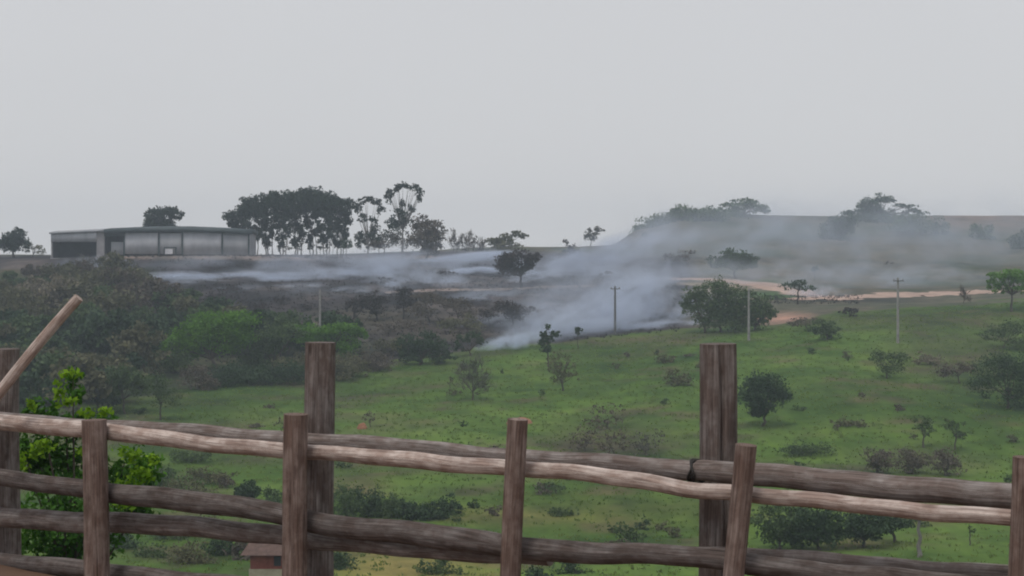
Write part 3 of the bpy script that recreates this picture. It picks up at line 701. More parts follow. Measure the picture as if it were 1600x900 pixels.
# grass tufts as one uncountable mass
def tufts(name, n, box, mat, size, D0, D1, seed, cond):
    r2 = np.random.default_rng(seed)
    D = np.sqrt(r2.random(n)*(D1**2 - D0**2) + D0**2); p = box[0] + r2.random(n)*(box[1]-box[0])
    x = (p-800)/F*D
    z = H(x, D); py = HZ - F*z/D
    k = cond(p, py, D); x, D, z = x[k], D[k], z[k]
    P = np.stack([x, D, z + size*.3], 1)
    P = np.repeat(P, 5, 0) + r2.normal(size=(len(P)*5, 3))*np.array([size*.6, size*.6, size*.12])
    up = np.tile(np.array([0, 0, 1.4]), (len(P), 1))
    V, Fq = leaf_quads(P, size*1.3, .3, up, .8)
    o = mesh_np(name, V, Fq, mat)
    return tag(o, kind='stuff')
M['grass1'] = leaf_mat('pasture_grass', (.09, .15, .03), (.20, .25, .07), .45, .08)
M['stub'] = leaf_mat('charred_stubble', (.012, .012, .013), (.06, .052, .05), 0, .08)
g = tufts('grass', 20000, (-60, 1660), M['grass1'], .2, 84, 262, 5, lambda p, y, D: y > np.interp(p, EDGE[0], EDGE[1]) + 2)
tag(g, 'short green pasture grass over the whole near hillside', 'grass')
g = tufts('charred_stubble', 8000, (200, 1340), M['stub'], .32, 205, 330, 6, lambda p, y, D: (y < np.interp(p, EDGE[0], EDGE[1])) & (p < 1060 + 400*(y < 475)*(y > 462)) )
tag(g, 'black and brown burnt stubble on the smouldering slope', 'stubble')

# bright bush behind the left of the fence
bx, by = wx(120, 15.5), 15.5
bz = Hs(bx, by)
def near_bush():
    root = empty('leafy_bush', (bx, by, bz))
    s = by/F
    L = []
    for (cx, cy, rx, ry) in ((118,602,20,30),(70,645,32,28),(100,665,50,30),(160,668,48,30),(100,720,75,50),(190,740,55,45),(60,720,40,50),(130,800,110,60),(215,800,45,50),(235,730,34,28),(40,700,30,40),(90,860,100,50)):
        L.append(((cx-120)*s, random.uniform(-.15, .15), wz(cy, by)-bz, rx*s, rx*s*.7, ry*s))
    P = crown_points(L, 3.0, .065, .36)
    V, Fq = leaf_quads(P, .065, .5)
    mesh_np('crown', V, Fq, M['bright'], root)
    T = []
    for (cx, cy, rx, ry) in ((122,580,20,11),(106,606,11,20),(118,625,16,12),(62,628,8,10),(150,640,18,10),(178,638,18,9),(45,715,22,18),(70,700,16,14),(212,705,28,15),(225,735,32,18),(195,755,20,10),(100,746,20,6),(140,700,16,8),(85,690,18,12),(60,745,20,10),(245,712,18,10),(200,780,22,10)):
        l = ((cx-120)*s, -.28, wz(cy, by)-bz, rx*s, rx*s*.6, ry*s); T.append(l)
        V, Fq = leaf_quads(crown_points([l], 2.3, .06, .55), .062, .5)
        mesh_np('leaf_cluster', V, Fq, M['tip'], root)
    mb = MB()
    for l in L:
        e = (l[0], l[1], l[2]+l[5]*.3)
        mb.tube([(random.uniform(-.15, .15), 0, -.3), (e[0]*.35, e[1]*.5, e[2]*.45), (e[0]*.8, e[1], e[2]*.8), e], [.018, .013, .009, .004], 6, cap=False)
    mb.build('stem', M['bark'], root, smooth=True)
    tag(root, 'bright yellow green leafy bush growing just behind the left front post', 'bush')
near_bush()

# ------------------------------------------------------------------ metal shed
SD = 317.0
def sx(px): return wx(px, SD)
M['metal'] = plain_mat('weathered_sheet', (.34, .35, .38), (.48, .49, .52), .5, .6, .3, stretch=(1, 1, .5))
M['metal2'] = plain_mat('dull_sheet', (.27, .28, .305), (.38, .39, .41), .5, .6, .3, stretch=(1, 1, .3))
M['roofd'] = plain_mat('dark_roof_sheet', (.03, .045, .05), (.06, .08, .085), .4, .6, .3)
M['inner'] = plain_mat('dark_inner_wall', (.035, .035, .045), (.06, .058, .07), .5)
M['pillar'] = plain_mat('concrete_pillar', (.22, .21, .22), (.32, .31, .32), .6)
M['pale'] = plain_mat('pane_painted_lit', (.5, .5, .53), (.65, .65, .68), 1)
Z0 = wz(403, SD); DEP = 9.5
shed = empty('metal_shed', (sx(240), SD, Z0))
def lx(px): return sx(px) - sx(240)
def lz(py): return wz(py, SD) - Z0
def corrug(name, p0, p1, ytop0, ytop1, ybot, mat, y=0.0, th=.12):
    """sheet wall with shallow ribs facing the camera"""
    n = max(4, int((lx(p1)-lx(p0))/.3)); V = []; Fq = []
    for k in range(n+1):
        f = k/n; x = lx(p0) + (lx(p1)-lx(p0))*f; yy = y + (.045 if k % 2 else 0)
        zt = lz(ytop0) + (lz(ytop1)-lz(ytop0))*f
        V += [(x, yy, lz(ybot)), (x, yy, zt), (x, y+th, lz(ybot)), (x, y+th, zt)]
    for k in range(n):
        a = 4*k; b = a+4
        Fq += [(a, b, b+1, a+1), (b+2, a+2, a+3, b+3), (a+1, b+1, b+3, a+3), (a+2, b+2, b, a)]
    Fq += [(0, 1, 3, 2), (4*n, 4*n+2, 4*n+3, 4*n+1)]
    return mesh_np(name, V, Fq, mat, shed)
for (p0, p1, t0, t1, bt_, mt) in ((195,247,364,363.5,397,'metal'),(249.3,284,364,364.5,397,'metal2'),(286,346,363,363.5,398,'metal'),(348.3,388,364,364.6,399,'metal2')):
    corrug('wall_panel', p0, p1, t0, t1, bt_, M[mt])
# seams / columns between panels
for p, t, b_ in ((194, 358, 403), (248.2, 361, 403), (285, 361, 403), (347.2, 361, 403), (388.6, 360, 403)):
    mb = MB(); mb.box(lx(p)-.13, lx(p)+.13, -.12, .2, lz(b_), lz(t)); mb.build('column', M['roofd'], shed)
mb = MB(); mb.box(lx(151), lx(163), -.1, .5, lz(403), lz(362)); mb.build('pillar', M['pillar'], shed)
mb = MB(); mb.box(lx(80), lx(82), -.1, .5, lz(403), lz(364)); mb.build('pillar', M['pillar'], shed)
# fascia of the open left end
corrug('fascia', 80, 151, 363.5, 360, 378, M['metal'], y=-.25)
corrug('fascia', 163.2, 194, 359.5, 358.5, 369, M['roofd'], y=-.2)
corrug('partition', 172, 192, 378, 378, 398, M['metal2'], y=.8)
# enclosing walls and floor plinth
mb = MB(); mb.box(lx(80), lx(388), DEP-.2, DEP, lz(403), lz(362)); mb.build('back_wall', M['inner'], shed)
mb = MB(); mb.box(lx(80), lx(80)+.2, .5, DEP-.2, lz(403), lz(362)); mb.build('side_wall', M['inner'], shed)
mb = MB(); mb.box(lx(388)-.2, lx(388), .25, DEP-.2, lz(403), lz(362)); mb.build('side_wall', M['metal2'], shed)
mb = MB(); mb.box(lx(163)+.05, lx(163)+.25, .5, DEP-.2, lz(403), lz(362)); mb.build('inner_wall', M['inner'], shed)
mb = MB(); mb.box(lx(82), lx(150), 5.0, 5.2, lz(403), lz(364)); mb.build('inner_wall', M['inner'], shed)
mb = MB(); mb.box(lx(79), lx(389), -.3, DEP+.3, lz(412), lz(403)); mb.build('plinth', M['pillar'], shed)
# window frame; the pane's pale colour stands in for a lit window
mb = MB()
mb.box(lx(257)-.12, lx(275)+.12, -.10, -.01, lz(387.5), lz(386)); mb.box(lx(257)-.12, lx(257)+.1, -.10, -.01, lz(397), lz(387.5)); mb.box(lx(274), lx(275)+.12, -.10, -.01, lz(397), lz(387.5))
wf = mb.build('window', M['roofd'], shed)
mb = MB(); mb.box(lx(258), lx(270), -.07, -.02, lz(397), lz(389)); mb.build('pane', M['pale'], wf)
# roof: two slopes rising to a low ridge
def roofpoly(name, pts, mat, th=.25, y0=-.6, y1=DEP+.6, lift=1.1):
    V = []; Fq = []
    n = len(pts)
    for (p, y) in pts:
        for (yy, dz) in ((y0, 0), ((y0+y1)/2, lift), (y1, 0)):
            V.append((lx(p), yy, lz(y)+dz)); V.append((lx(p), yy, lz(y)+dz-th))
    for i_ in range(n-1):
        a = i_*6; b = a+6
        for j in (0, 2):
            Fq += [(a+j, b+j, b+j+2, a+j+2), (a+j+1, a+j+3, b+j+3, b+j+1)]
        Fq += [(a, a+1, b+1, b), (a+4, b+4, b+5, a+5)]
    Fq += [(0, 2, 3, 1), (2, 4, 5, 3)]; k = (n-1)*6
    Fq += [(k, k+1, k+3, k+2), (k+2, k+3, k+5, k+4)]
    return mesh_np(name, V, Fq, mat, shed)
roofpoly('roof', [(78, 363), (150, 359.5), (163, 359)], M['metal2'], .35, lift=.35)
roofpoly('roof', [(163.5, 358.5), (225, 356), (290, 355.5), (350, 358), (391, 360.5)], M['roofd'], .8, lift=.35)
tag(shed, 'long low grey metal shed with an open left end on the skyline', 'shed')

# small red hut in the valley behind the fence
HD = 82.0
hut = empty('hut', (wx(415, HD), HD, Hs(wx(415, HD), HD)))
M['redwall'] = plain_mat('red_wall', (.20, .06, .05), (.30, .10, .08), 3)
M['browntile'] = plain_mat('brown_roof', (.09, .06, .05), (.15, .10, .085), 4)
M['cream'] = plain_mat('cream_plinth', (.30, .27, .20), (.40, .36, .28), 4)
hz0 = hut.location.z
def hzz(py): return wz(py, HD) - hz0
hw = 24/F*HD
mb = MB(); mb.box(-hw, hw*1.35, 0, 2.6, hzz(889), hzz(864)); mb.build('wall', M['redwall'], hut)
mb = MB(); mb.box(-hw-.06, hw*1.35+.06, -.06, 2.66, -.6, hzz(889)-.003); mb.build('plinth', M['cream'], hut)
mb = MB()
mb.hexa([(-hw-.45, -.35, hzz(866)), (hw*1.35+.4, -.35, hzz(866)), (hw*1.35+.4, 3.0, hzz(866)), (-hw-.45, 3.0, hzz(866)),
         (-hw-.15, .8, hzz(850)), (hw*1.35+.1, .8, hzz(850)), (hw*1.35+.1, 1.8, hzz(850)), (-hw-.15, 1.8, hzz(850))])
mb.build('roof', M['browntile'], hut)
mb = MB(); mb.box(hw*.55, hw*1.0, -.04, -.004, hzz(884), hzz(869)); mb.build('window', M['inner'], hut)
tag(hut, 'small red walled hut with brown roof glimpsed under the rails', 'hut')

# earth mounds
M['mound'] = plain_mat('red_earth', (.22, .10, .06), (.36, .18, .11), 2)
def mound(px, py, r_, h, label):
    D = D_at(px, py); x = wx(px, D); z = Hs(x, D)
    V = []; Fq = []; n = 20; m = 6
    for j in range(m+1):
        f = j/m
        for k in range(n):
            th = 2*math.pi*k/n; rr = r_*math.cos(f*math.pi/2)*(1 + .15*mnoise.noise(Vector((math.cos(th)*2, math.sin(th)*2, f*3 + px)))) + .02
            V.append((rr*math.cos(th), rr*math.sin(th)*.8, -.15 + (h+.15)*math.sin(f*math.pi/2)*(1 + .1*mnoise.noise(Vector((math.cos(th), math.sin(th), f*2))))))
    for j in range(m):
        for k in range(n):
            Fq.append((j*n+k, j*n+(k+1) % n, (j+1)*n+(k+1) % n, (j+1)*n+k))
    o = mesh_np('earth_mound', V, Fq, M['mound'], smooth=True); o.location = (x, D, z)
    tag(o, label, 'earth mound')
mound(812, 662, 1.3, .55, 'red brown earth mound in the pasture just above the middle front post')
mound(566, 672, .5, .55, 'small pinkish earth mound beside a brown twiggy shrub on the pasture')

# ------------------------------------------------------------------ power poles
M['pole'] = plain_mat('concrete_pole', (.20, .19, .19), (.32, .31, .30), 1.5)
M['pole_dark'] = plain_mat('weathered_pole', (.09, .085, .085), (.15, .145, .14), 1.5)
def power_pole(px, ytop, ybase, label, mat, D=None, arm=True):
    D = D or D_at(px, ybase); x = wx(px, D); z = Hs(x, D)
    h = wz(ytop, D) - z
    root = empty('power_pole', (x, D, z), .2)
    mb = MB(); mb.tube([(0, 0, -.5), (0, 0, h*.5), (0, 0, h)], [.19, .155, .12], 10); mb.build('post', mat, root, smooth=True)
    if arm:
        mb = MB(); mb.box(-.7, .7, -.2, -.1, h-.45, h-.33); mb.build('crossarm', M['pole_dark'], root)
        for s in (-.6, 0.0, .6):
            mb = MB(); mb.tube([(s, -.15, h-.33), (s, -.15, h-.2), (s, -.15, h-.12)], [.05, .07, .03], 8); mb.build('insulator', M['pole'], root)
    tag(root, label, 'power pole', 'power poles along the burnt slope')
power_pole(500, 452, 505, 'leftmost thin power pole, standing above the flat green acacia', M['pole'], D=208, arm=False)
power_pole(961, 447, 522, 'dark power pole with crossarm standing in the thickest smoke', M['pole_dark'])
power_pole(1170, 452, 532, 'pale power pole in front of the large green tree clump', M['pole'], arm=False)
power_pole(1403, 434, 537, 'rightmost pale power pole crossing the pink dirt road', M['pole'])

# ------------------------------------------------------------------ fence
def fpt(px, py, off):
    """point on the fence plane moved by off metres away from the camera"""
    a = (px-800)/F
    # (a*D, D): n.(p-FA) = off
    D = (off + FN.x*FA.x + FN.y*FA.y) / (FN.x*a + FN.y)
    return Vector((a*D, D, wz(py, D))), D
fence = empty('wooden_fence', (fpt(800, 900, 0)[0].x, fpt(800, 900, 0)[0].y, -2.0))
fo = Vector(fence.location)
def loc(v): return tuple(Vector(v) - fo)
def fpost(name, pxt, pxb, ytop, wpx, off, mat, label=None, seed=0.0, crack=None, seg=40, sq=.0, rough=.045):
    t, D = fpt(pxt, ytop, off); b, Db = fpt(pxb, 900, off)
    r_ = wpx/2/F*D
    d = (b - t); foot = t + d*((t.z + 2.5)/(t.z - b.z))
    n = 46; pts = []; rads = []
    for k in range(n):
        f = k/(n-1)
        p = foot.lerp(t, f)
        p = p + Vector((.006*math.sin(f*5+seed), 0, 0))
        pts.append(loc(p)); rads.append(r_*(1.06-.06*f))
    mb = MB(); mb.tube(pts, rads, seg, rough=rough, fr=3.0, crack=crack, seed=seed)
    o = mb.build(name, mat, fence, smooth=True)
    if label: o['label'] = label
    return o
def frail(pts, off, mat, label, seed, seg=28, rough=.04, offs=None, ext=0.6):
    """pts: (px, py, radius px)"""
    P = []; R = []
    N = 90
    xs_ = [p[0] for p in pts]
    x0, x1 = xs_[0], xs_[-1]
    for k in range(N):
        px = x0 + (x1-x0)*k/(N-1)
        # smooth interpolation
        py = 0; r_ = 0; wsum = 0
        for dx in (-14, -7, 0, 7, 14):
            q = min(max(px+dx, x0), x1)
            py += np.interp(q, xs_, [p[1] for p in pts]) + (px-q)*0.08; r_ += np.interp(q, xs_, [p[2] for p in pts]); wsum += 1
        py /= wsum; r_ /= wsum
        v, D = fpt(px, py + 1.6*math.sin(px*.017+seed) + .8*math.sin(px*.05+seed*2), off if offs is None else np.interp(px, *offs))
        P.append(loc(v)); R.append(r_/F*D*.95)
    mb = MB(); mb.tube(P, R, seg, rough=rough, fr=4.0, seed=seed)
    o = mb.build('rail', mat, fence, smooth=True)
    o['label'] = label
    return o
BO = .20
fpost('post', 8, 8, 545, 44, BO, M['post'], 'tall back post at the left edge', 1.0)
fpost('post', 499, 499, 535, 47, BO, M['post'], 'tall back post left of centre', 2.3, rough=.045)
fpost('post', 1121, 1121, 537, 58, BO+.03, M['post'], 'tall back post on the right with a long dark split', 4.1,
      crack=[(.16, .16, .5, .30, 1.0, .10), (-.35, .10, .10, .5, .95, .05)], seg=56, rough=.04)
FO = -.20
fpost('post', 148, 150, 656, 39, FO, M['frontpost'], 'short front post on the left', 5.2)
fpost('post', 464, 459, 647, 38, FO, M['frontpost'], 'short front post against the tall middle left post', 6.4)
fpost('post', 809, 799, 655, 32, FO, M['frontpost'], 'short slightly leaning front post in the middle', 7.7)
fpost('post', 1164, 1147, 695, 33, FO, M['frontpost'], 'short leaning front post on the right', 8.8)
fpost('post', 1599, 1592, 714, 36, FO, M['frontpost'], 'short front post at the right edge', 9.9)
A0 = .035
frail([(-60,648,13),(170,670,13),(300,676,14),(445,687,15),(520,692,15),(650,702,15),(800,714,15),(900,721,15),(1000,730,16),(1090,737,17)], A0, M['railA'], 'upper grey back rail, left length', .7)
frail([(1091,735,17),(1180,743,19),(1300,752,20),(1400,761,21),(1500,770,21),(1680,786,22)], A0, M['railA'], 'upper grey back rail, thick right length', 3.3)
frail([(-60,650,13),(0,659,13),(128,672,14),(300,690,13),(450,704,13),(500,709,12),(650,719,14),(800,731,13),(900,740,13),(1000,751,13.5),(1080,764,13),(1150,769,13),(1180,774,13),(1300,786,13.5),(1400,795,14),(1580,809,14),(1680,817,14)],
      -.085, M['railB'], 'long pale barkless upper rail', 1.9)
frail([(-60,740,14),(0,747,14),(130,762,15),(200,772,17),(300,785,18),(440,801,17),(500,818,18),(600,829,19),(700,842,20),(800,854,19),(900,862,18),(1000,866,17),(1100,872,17),(1165,880,18),(1300,895,17),(1450,908,16),(1680,935,16)],
      -.06, M['railC'], 'dark lower rail', 5.5)
frail([(-60,800,16),(0,806,16),(130,816,17),(300,823,17),(440,835,16),(500,846,14),(600,856,13),(700,864,13),(800,868,12),(860,873,11)], .05, M['railA'], 'thick grey lower rail on the left', 7.1)
frail([(1000,860,11),(1090,863,12),(1165,868,13),(1300,878,14),(1450,888,14),(1580,896,14),(1680,902,14)], .055, M['railA'], 'grey lower rail on the right', 8.3)
frail([(-60,870,15),(0,878,15),(130,891,15),(200,898,15),(420,918,15),(800,960,16)], .03, M['railC'], 'lowest rail', 9.1)
# wire binding round the joint of the upper rail
mb = MB()
c_, D_ = fpt(1088, 737, A0)
pts = []
for k in range(61):
    th = 2*math.pi*k/20
    pts.append(loc(c_ + Vector((FD.x, FD.y, 0))*(.012*math.sin(k*.9) + (k-30)*.0004) + (Vector((FN.x, FN.y, 0))*math.cos(th) + Vector((0, 0, 1))*math.sin(th))*(18.6/F*D_)))
mb.tube(pts, [.006]*61, 6)
w_ = mb.build('wire_tie', M['wire'], fence, smooth=True)
w_['label'] = 'dark twisted wire binding the rail joint'
tag(fence, 'rough round timber fence of tall posts, short posts and long rails across the foreground', 'fence')
# leaning pole
lp = MB(); a_, Da = fpt(124, 466, -.02); b_, Db = fpt(0, 614, -.30)
d_ = b_ - a_; pts = []; rads = []
foot = a_ + d_*((a_.z + 2.0)/(a_.z - b_.z))
for k in range(40):
    f = k/39; p = Vector(foot).lerp(a_, f) + Vector((.01*math.sin(f*6), 0, .008*math.sin(f*9)))
    pts.append(tuple(p - foot)); rads.append(9.3/F*Da*(1.15-.3*f))
lp.tube(pts, rads, 20, rough=.07, fr=4, seed=2.2)
o = lp.build('wooden_pole', M['railB'], None, smooth=True); o.location = foot
tag(o, 'slanting thin wooden pole leaning against the fence at the left edge', 'pole')

# ------------------------------------------------------------------ haze and smoke
def vol_mat(name, color, density, aniso=.2):
    m = bpy.data.materials.new(name); m.use_nodes = True; nt = m.node_tree; nt.nodes.clear()
    out = nt.nodes.new('ShaderNodeOutputMaterial'); v = nt.nodes.new('ShaderNodeVolumePrincipled')
    v.inputs['Color'].default_value = (*color, 1); v.inputs['Density'].default_value = density; v.inputs['Anisotropy'].default_value = aniso
    nt.links.new(v.outputs[0], out.inputs['Volume'])
    return m, nt, v
HAZE = .00056
mh, _, _ = vol_mat('haze_air', (.76, .865, 1.0), HAZE, 0.0)
mb = MB(); mb.box(-700, 700, -60, 760, -33, 24)
hz = mb.build('haze', mh); tag(hz, kind='stuff')

def smoke(px, py, D, rx, ry, rz, dens, scale, lo=.42, hi=.72, rot=0.0, stretch=(1, 1, 1), seed=0.0, color=(.74, .815, .955), tilt=0.0, det=3.0, edge=1.0):
    """an ellipsoidal bank of smoke (metres) whose density is broken up by noise"""
    import bmesh
    me = bpy.data.meshes.new('smoke'); bm = bmesh.new()
    bmesh.ops.create_icosphere(bm, subdivisions=3, radius=1.0)
    for v in bm.verts: v.co = Vector((v.co.x*rx, v.co.y*ry, v.co.z*rz))
    bm.to_mesh(me); bm.free()
    o = link(bpy.data.objects.new('smoke', me))
    o.location = (wx(px, D), D, wz(py, D)); o.rotation_euler = (0, tilt, rot)
    m, nt, v = vol_mat('smoke', color, 1.0, .1)
    tc = nd(nt, 'ShaderNodeTexCoord')
    mp = nd(nt, 'ShaderNodeMapping'); mp.inputs['Scale'].default_value = (1/rx, 1/ry, 1/rz)
    nt.links.new(tc.outputs['Object'], mp.inputs[0])
    ln = nd(nt, 'ShaderNodeVectorMath', operation='LENGTH'); nt.links.new(mp.outputs[0], ln.inputs[0])
    fall = nd(nt, 'ShaderNodeMapRange', interpolation_type='SMOOTHSTEP')
    nt.links.new(ln.outputs['Value'], fall.inputs[0])
    fall.inputs[1].default_value = 1.0; fall.inputs[2].default_value = 0.15; fall.inputs[3].default_value = 0; fall.inputs[4].default_value = 1
    mp2 = nd(nt, 'ShaderNodeMapping'); mp2.inputs['Scale'].default_value = stretch; mp2.inputs['Location'].default_value = (seed*13.7, seed*7.1, seed*3.3)
    nt.links.new(tc.outputs['Object'], mp2.inputs[0])
    n = nd(nt, 'ShaderNodeTexNoise'); n.inputs['Scale'].default_value = scale; n.inputs['Detail'].default_value = det; n.inputs['Roughness'].default_value = .55
    n.inputs['Distortion'].default_value = .4
    nt.links.new(mp2.outputs[0], n.inputs['Vector'])
    mr = nd(nt, 'ShaderNodeMapRange', interpolation_type='SMOOTHSTEP'); nt.links.new(n.outputs['Fac'], mr.inputs[0])
    mr.inputs[1].default_value = lo; mr.inputs[2].default_value = hi; mr.inputs[3].default_value = .04; mr.inputs[4].default_value = 1
    mu = nd(nt, 'ShaderNodeMath', operation='MULTIPLY'); nt.links.new(fall.outputs[0], mu.inputs[0]); nt.links.new(mr.outputs[0], mu.inputs[1])
    m2 = nd(nt, 'ShaderNodeMath', operation='MULTIPLY'); nt.links.new(mu.outputs[0], m2.inputs[0]); m2.inputs[1].default_value = dens
    nt.links.new(m2.outputs[0], v.inputs['Density'])
    me.materials.append(m)
    return tag(o, kind='stuff', group='smoke drifting over the burnt slope')
# low band along the ground below the shed
W = dict(lo=.45, hi=.60, det=4.0)
smoke(470, 424, 300, 36, 9, 4.8, .22, .16, stretch=(.5, 1, 1.7), seed=1, **W)
smoke(300, 432, 292, 11, 5, 1.4, 1.1, .30, stretch=(.4, 1, 1.8), seed=2, **W)
smoke(400, 436, 290, 14, 6, 1.8, .9, .28, stretch=(.4, 1, 1.8), seed=21, **W)
smoke(500, 436, 294, 16, 7, 2.6, .6, .28, stretch=(.5, 1, 1.4), seed=33, **W)
smoke(590, 436, 296, 16, 8, 3.4, .45, .26, stretch=(.6, 1, 1.3), seed=3, **W)
smoke(612, 448, 282, 3.0, 2.5, 3.0, .8, .5, seed=34, **W)
smoke(640, 444, 286, 12, 7, 3.0, .25, .30, stretch=(.8, 1, 1.2), seed=22, **W)
smoke(150, 412, 296, 10, 5, 1.8, .22, .3, seed=23, **W)
smoke(660, 412, 312, 26, 10, 5.0, .14, .18, stretch=(.6, 1, 1.3), seed=24, **W)
smoke(710, 426, 306, 7, 5, .9, 1.8, .45, stretch=(.35, 1, 1.8), seed=25, tilt=-.14, **W)
smoke(765, 422, 306, 4, 4, .8, 1.3, .45, stretch=(.35, 1, 1.8), seed=35, tilt=.1, **W)
smoke(735, 402, 320, 13, 6, 1.3, 1.1, .32, stretch=(.4, 1, 1.8), seed=4, tilt=-.08, **W)
smoke(700, 455, 280, 26, 12, 5.5, .05, .14, seed=26, **W)
smoke(470, 466, 272, 30, 9, 3.6, .05, .14, seed=27, **W)
# main plume rising to the right
smoke(800, 534, 216, 6, 4, 1.5, 1.1, .6, tilt=-.2, seed=28, **W)
smoke(960, 470, 252, 24, 9, 7.5, .055, .12, seed=40, lo=.30, hi=.68, det=4.0)
smoke(870, 508, 230, 13, 6, 4.5, .10, .2, seed=41, lo=.3, hi=.68, det=4.0)
smoke(480, 424, 306, 40, 8, 5.6, .06, .12, seed=42, lo=.30, hi=.68, det=4.0)
smoke(720, 425, 310, 26, 10, 6.0, .05, .12, seed=43, lo=.30, hi=.68, det=4.0)
smoke(845, 518, 224, 9, 6, 3.2, .38, .55, tilt=-.3, stretch=(.7, 1, 1.2), seed=5, **W)
smoke(880, 498, 232, 14, 6, 5.0, .16, .30, tilt=-.5, stretch=(.6, 1, 1.2), seed=32, **W)
smoke(925, 492, 238, 13, 7, 5.4, .22, .45, tilt=-.6, stretch=(.6, 1, 1.2), seed=6, **W)
smoke(965, 482, 244, 12, 7, 6.4, .20, .42, tilt=-.6, stretch=(.6, 1, 1.2), seed=29, **W)
smoke(955, 505, 234, 7, 5, 3.6, .55, .42, tilt=-.4, stretch=(.7, 1, 1.1), seed=80, **W)
smoke(995, 470, 246, 8, 6, 4.5, .35, .36, tilt=-.6, stretch=(.7, 1, 1.1), seed=81, **W)
smoke(1025, 488, 246, 11, 7, 3.8, .22, .36, tilt=-.2, seed=7, **W)
smoke(880, 462, 262, 20, 9, 5.5, .10, .20, tilt=-.4, stretch=(.6, 1, 1.2), seed=8, **W)
smoke(890, 408, 318, 17, 10, 4.6, .26, .22, tilt=-.25, stretch=(.7, 1, 1.2), seed=9, **W)
smoke(960, 404, 322, 20, 12, 5.6, .20, .20, tilt=-.35, stretch=(.6, 1, 1.2), seed=30, **W)
smoke(1030, 428, 300, 20, 10, 4.0, .12, .2, tilt=-.1, seed=31, **W)
for k, (p, y, D, rx, dn) in enumerate(((260, 448, 284, 8, .5), (360, 458, 278, 8, .35), (450, 455, 280, 9, .4), (540, 458, 276, 7, .4), (690, 440, 290, 7, .7), (750, 462, 270, 9, .3), (840, 432, 296, 9, .5),
                                       (850, 486, 246, 8, .3), (1010, 446, 282, 9, .45), (1060, 505, 236, 6, .5), (910, 512, 230, 7, .6), (780, 500, 240, 7, .25), (1000, 512, 234, 6, .6), (450, 408, 309, 12, .25), (620, 402, 318, 10, .3))):
    smoke(p, y, D, rx, 4, 1.0 + rx*.08, dn, .5, tilt=-.12, stretch=(.5, 1, 1.5), seed=50+k, **W)
# veil over the right hill
V_ = dict(lo=.40, hi=.66, det=4.0)
smoke(1090, 382, 385, 40, 16, 10.5, .058, .12, tilt=-.2, stretch=(.6, 1, 1.2), seed=10, **V_)
smoke(1020, 380, 360, 16, 12, 7.5, .10, .15, tilt=-.5, stretch=(.6, 1, 1.2), seed=36, **V_)
smoke(1230, 385, 390, 36, 14, 10, .036, .10, tilt=-.2, seed=37, **V_)
smoke(1360, 380, 376, 54, 15, 12.5, .036, .09, seed=11, **V_)
smoke(1520, 380, 376, 42, 14, 11.5, .036, .09, seed=12, **V_)
smoke(1220, 428, 320, 30, 10, 3.8, .12, .2, seed=13, stretch=(.6, 1, 1.2), **V_)
smoke(1400, 432, 322, 30, 10, 3.6, .11, .2, seed=14, stretch=(.6, 1, 1.2), **V_)
smoke(1180, 355, 425, 64, 12, 14, .028, .08, seed=38, **V_)
smoke(1430, 355, 425, 70, 12, 15, .028, .08, seed=39, **V_)
smoke(1275, 456, 290, 8, 6, 1.8, .25, .4, seed=15, **W)

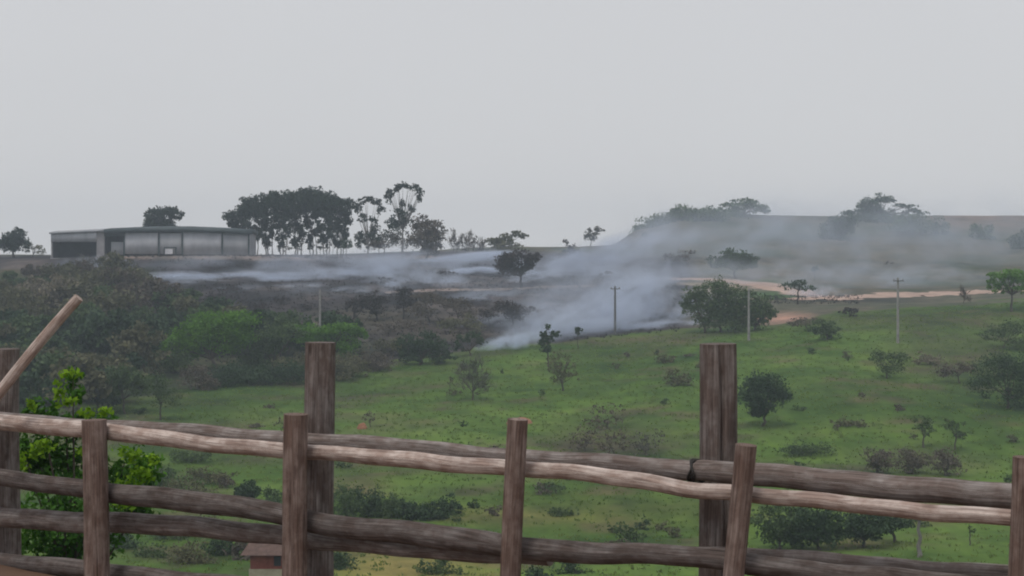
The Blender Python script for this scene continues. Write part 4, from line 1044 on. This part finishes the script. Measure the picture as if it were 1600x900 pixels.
# ------------------------------------------------------------------ sky, sun, camera
w = bpy.data.worlds.new('World'); S.world = w; w.use_nodes = True
nt = w.node_tree; nt.nodes.clear()
out = nt.nodes.new('ShaderNodeOutputWorld'); bg = nt.nodes.new('ShaderNodeBackground')
sky = nt.nodes.new('ShaderNodeTexSky'); sky.sky_type = 'NISHITA'; sky.sun_disc = False
SUN_EL, SUN_AZ = math.radians(66), math.radians(-150)
sky.sun_elevation = SUN_EL; sky.sun_rotation = SUN_AZ
sky.dust_density = 4; sky.air_density = 1.2
hs = nt.nodes.new('ShaderNodeHueSaturation'); hs.inputs['Saturation'].default_value = .12
nt.links.new(sky.outputs[0], hs.inputs['Color'])
tc = nt.nodes.new('ShaderNodeTexCoord'); sep = nt.nodes.new('ShaderNodeSeparateXYZ'); nt.links.new(tc.outputs['Generated'], sep.inputs[0])
cl = ramp(nt, sep.outputs[2], [(0.0, (7.3, 7.3, 7.4)), (.10, (6.9, 6.98, 7.2)), (.5, (6.0, 6.15, 6.6))])
nz = noise_tex(nt, tc.outputs['Generated'], 2.2, 3, .5)
cl = mixc(nt, cl, ramp(nt, nz, [(.3, (.97, .97, .97)), (.7, (1.03, 1.03, 1.03))]), 1.0, 'MULTIPLY')
mx = mixc(nt, hs.outputs[0], cl, .88)
nt.links.new(mx, bg.inputs['Color']); bg.inputs['Strength'].default_value = .1
nt.links.new(bg.outputs[0], out.inputs['Surface'])
sl = bpy.data.lights.new('sun', 'SUN'); sl.energy = 1.4; sl.angle = math.radians(16); sl.color = (1, .95, .88)
so = link(bpy.data.objects.new('sun', sl))
d = Vector((math.sin(SUN_AZ)*math.cos(SUN_EL), math.cos(SUN_AZ)*math.cos(SUN_EL), math.sin(SUN_EL)))
so.rotation_euler = (-d).to_track_quat('-Z', 'Y').to_euler()
cam = bpy.data.cameras.new('camera'); cam.sensor_width = 36; cam.lens = 36*F/1600; cam.shift_y = -50/1600
cam.clip_end = 9000; cam.clip_start = .1
co = link(bpy.data.objects.new('camera', cam)); co.location = (0, 0, 0); co.rotation_euler = (math.radians(90), 0, 0)
S.camera = co
S.view_settings.view_transform = 'Standard'; S.view_settings.look = 'None'; S.view_settings.exposure = 0; S.view_settings.gamma = 1
S.render.engine = 'CYCLES'
cy = S.cycles
cy.max_bounces = 4; cy.diffuse_bounces = 2; cy.glossy_bounces = 1; cy.transmission_bounces = 2; cy.volume_bounces = 2; cy.transparent_max_bounces = 8
cy.volume_step_rate = .5; cy.volume_max_steps = 96
cy.use_denoising = True
cy.use_adaptive_sampling = True; cy.adaptive_threshold = .02
cy.filter_width = 2.0
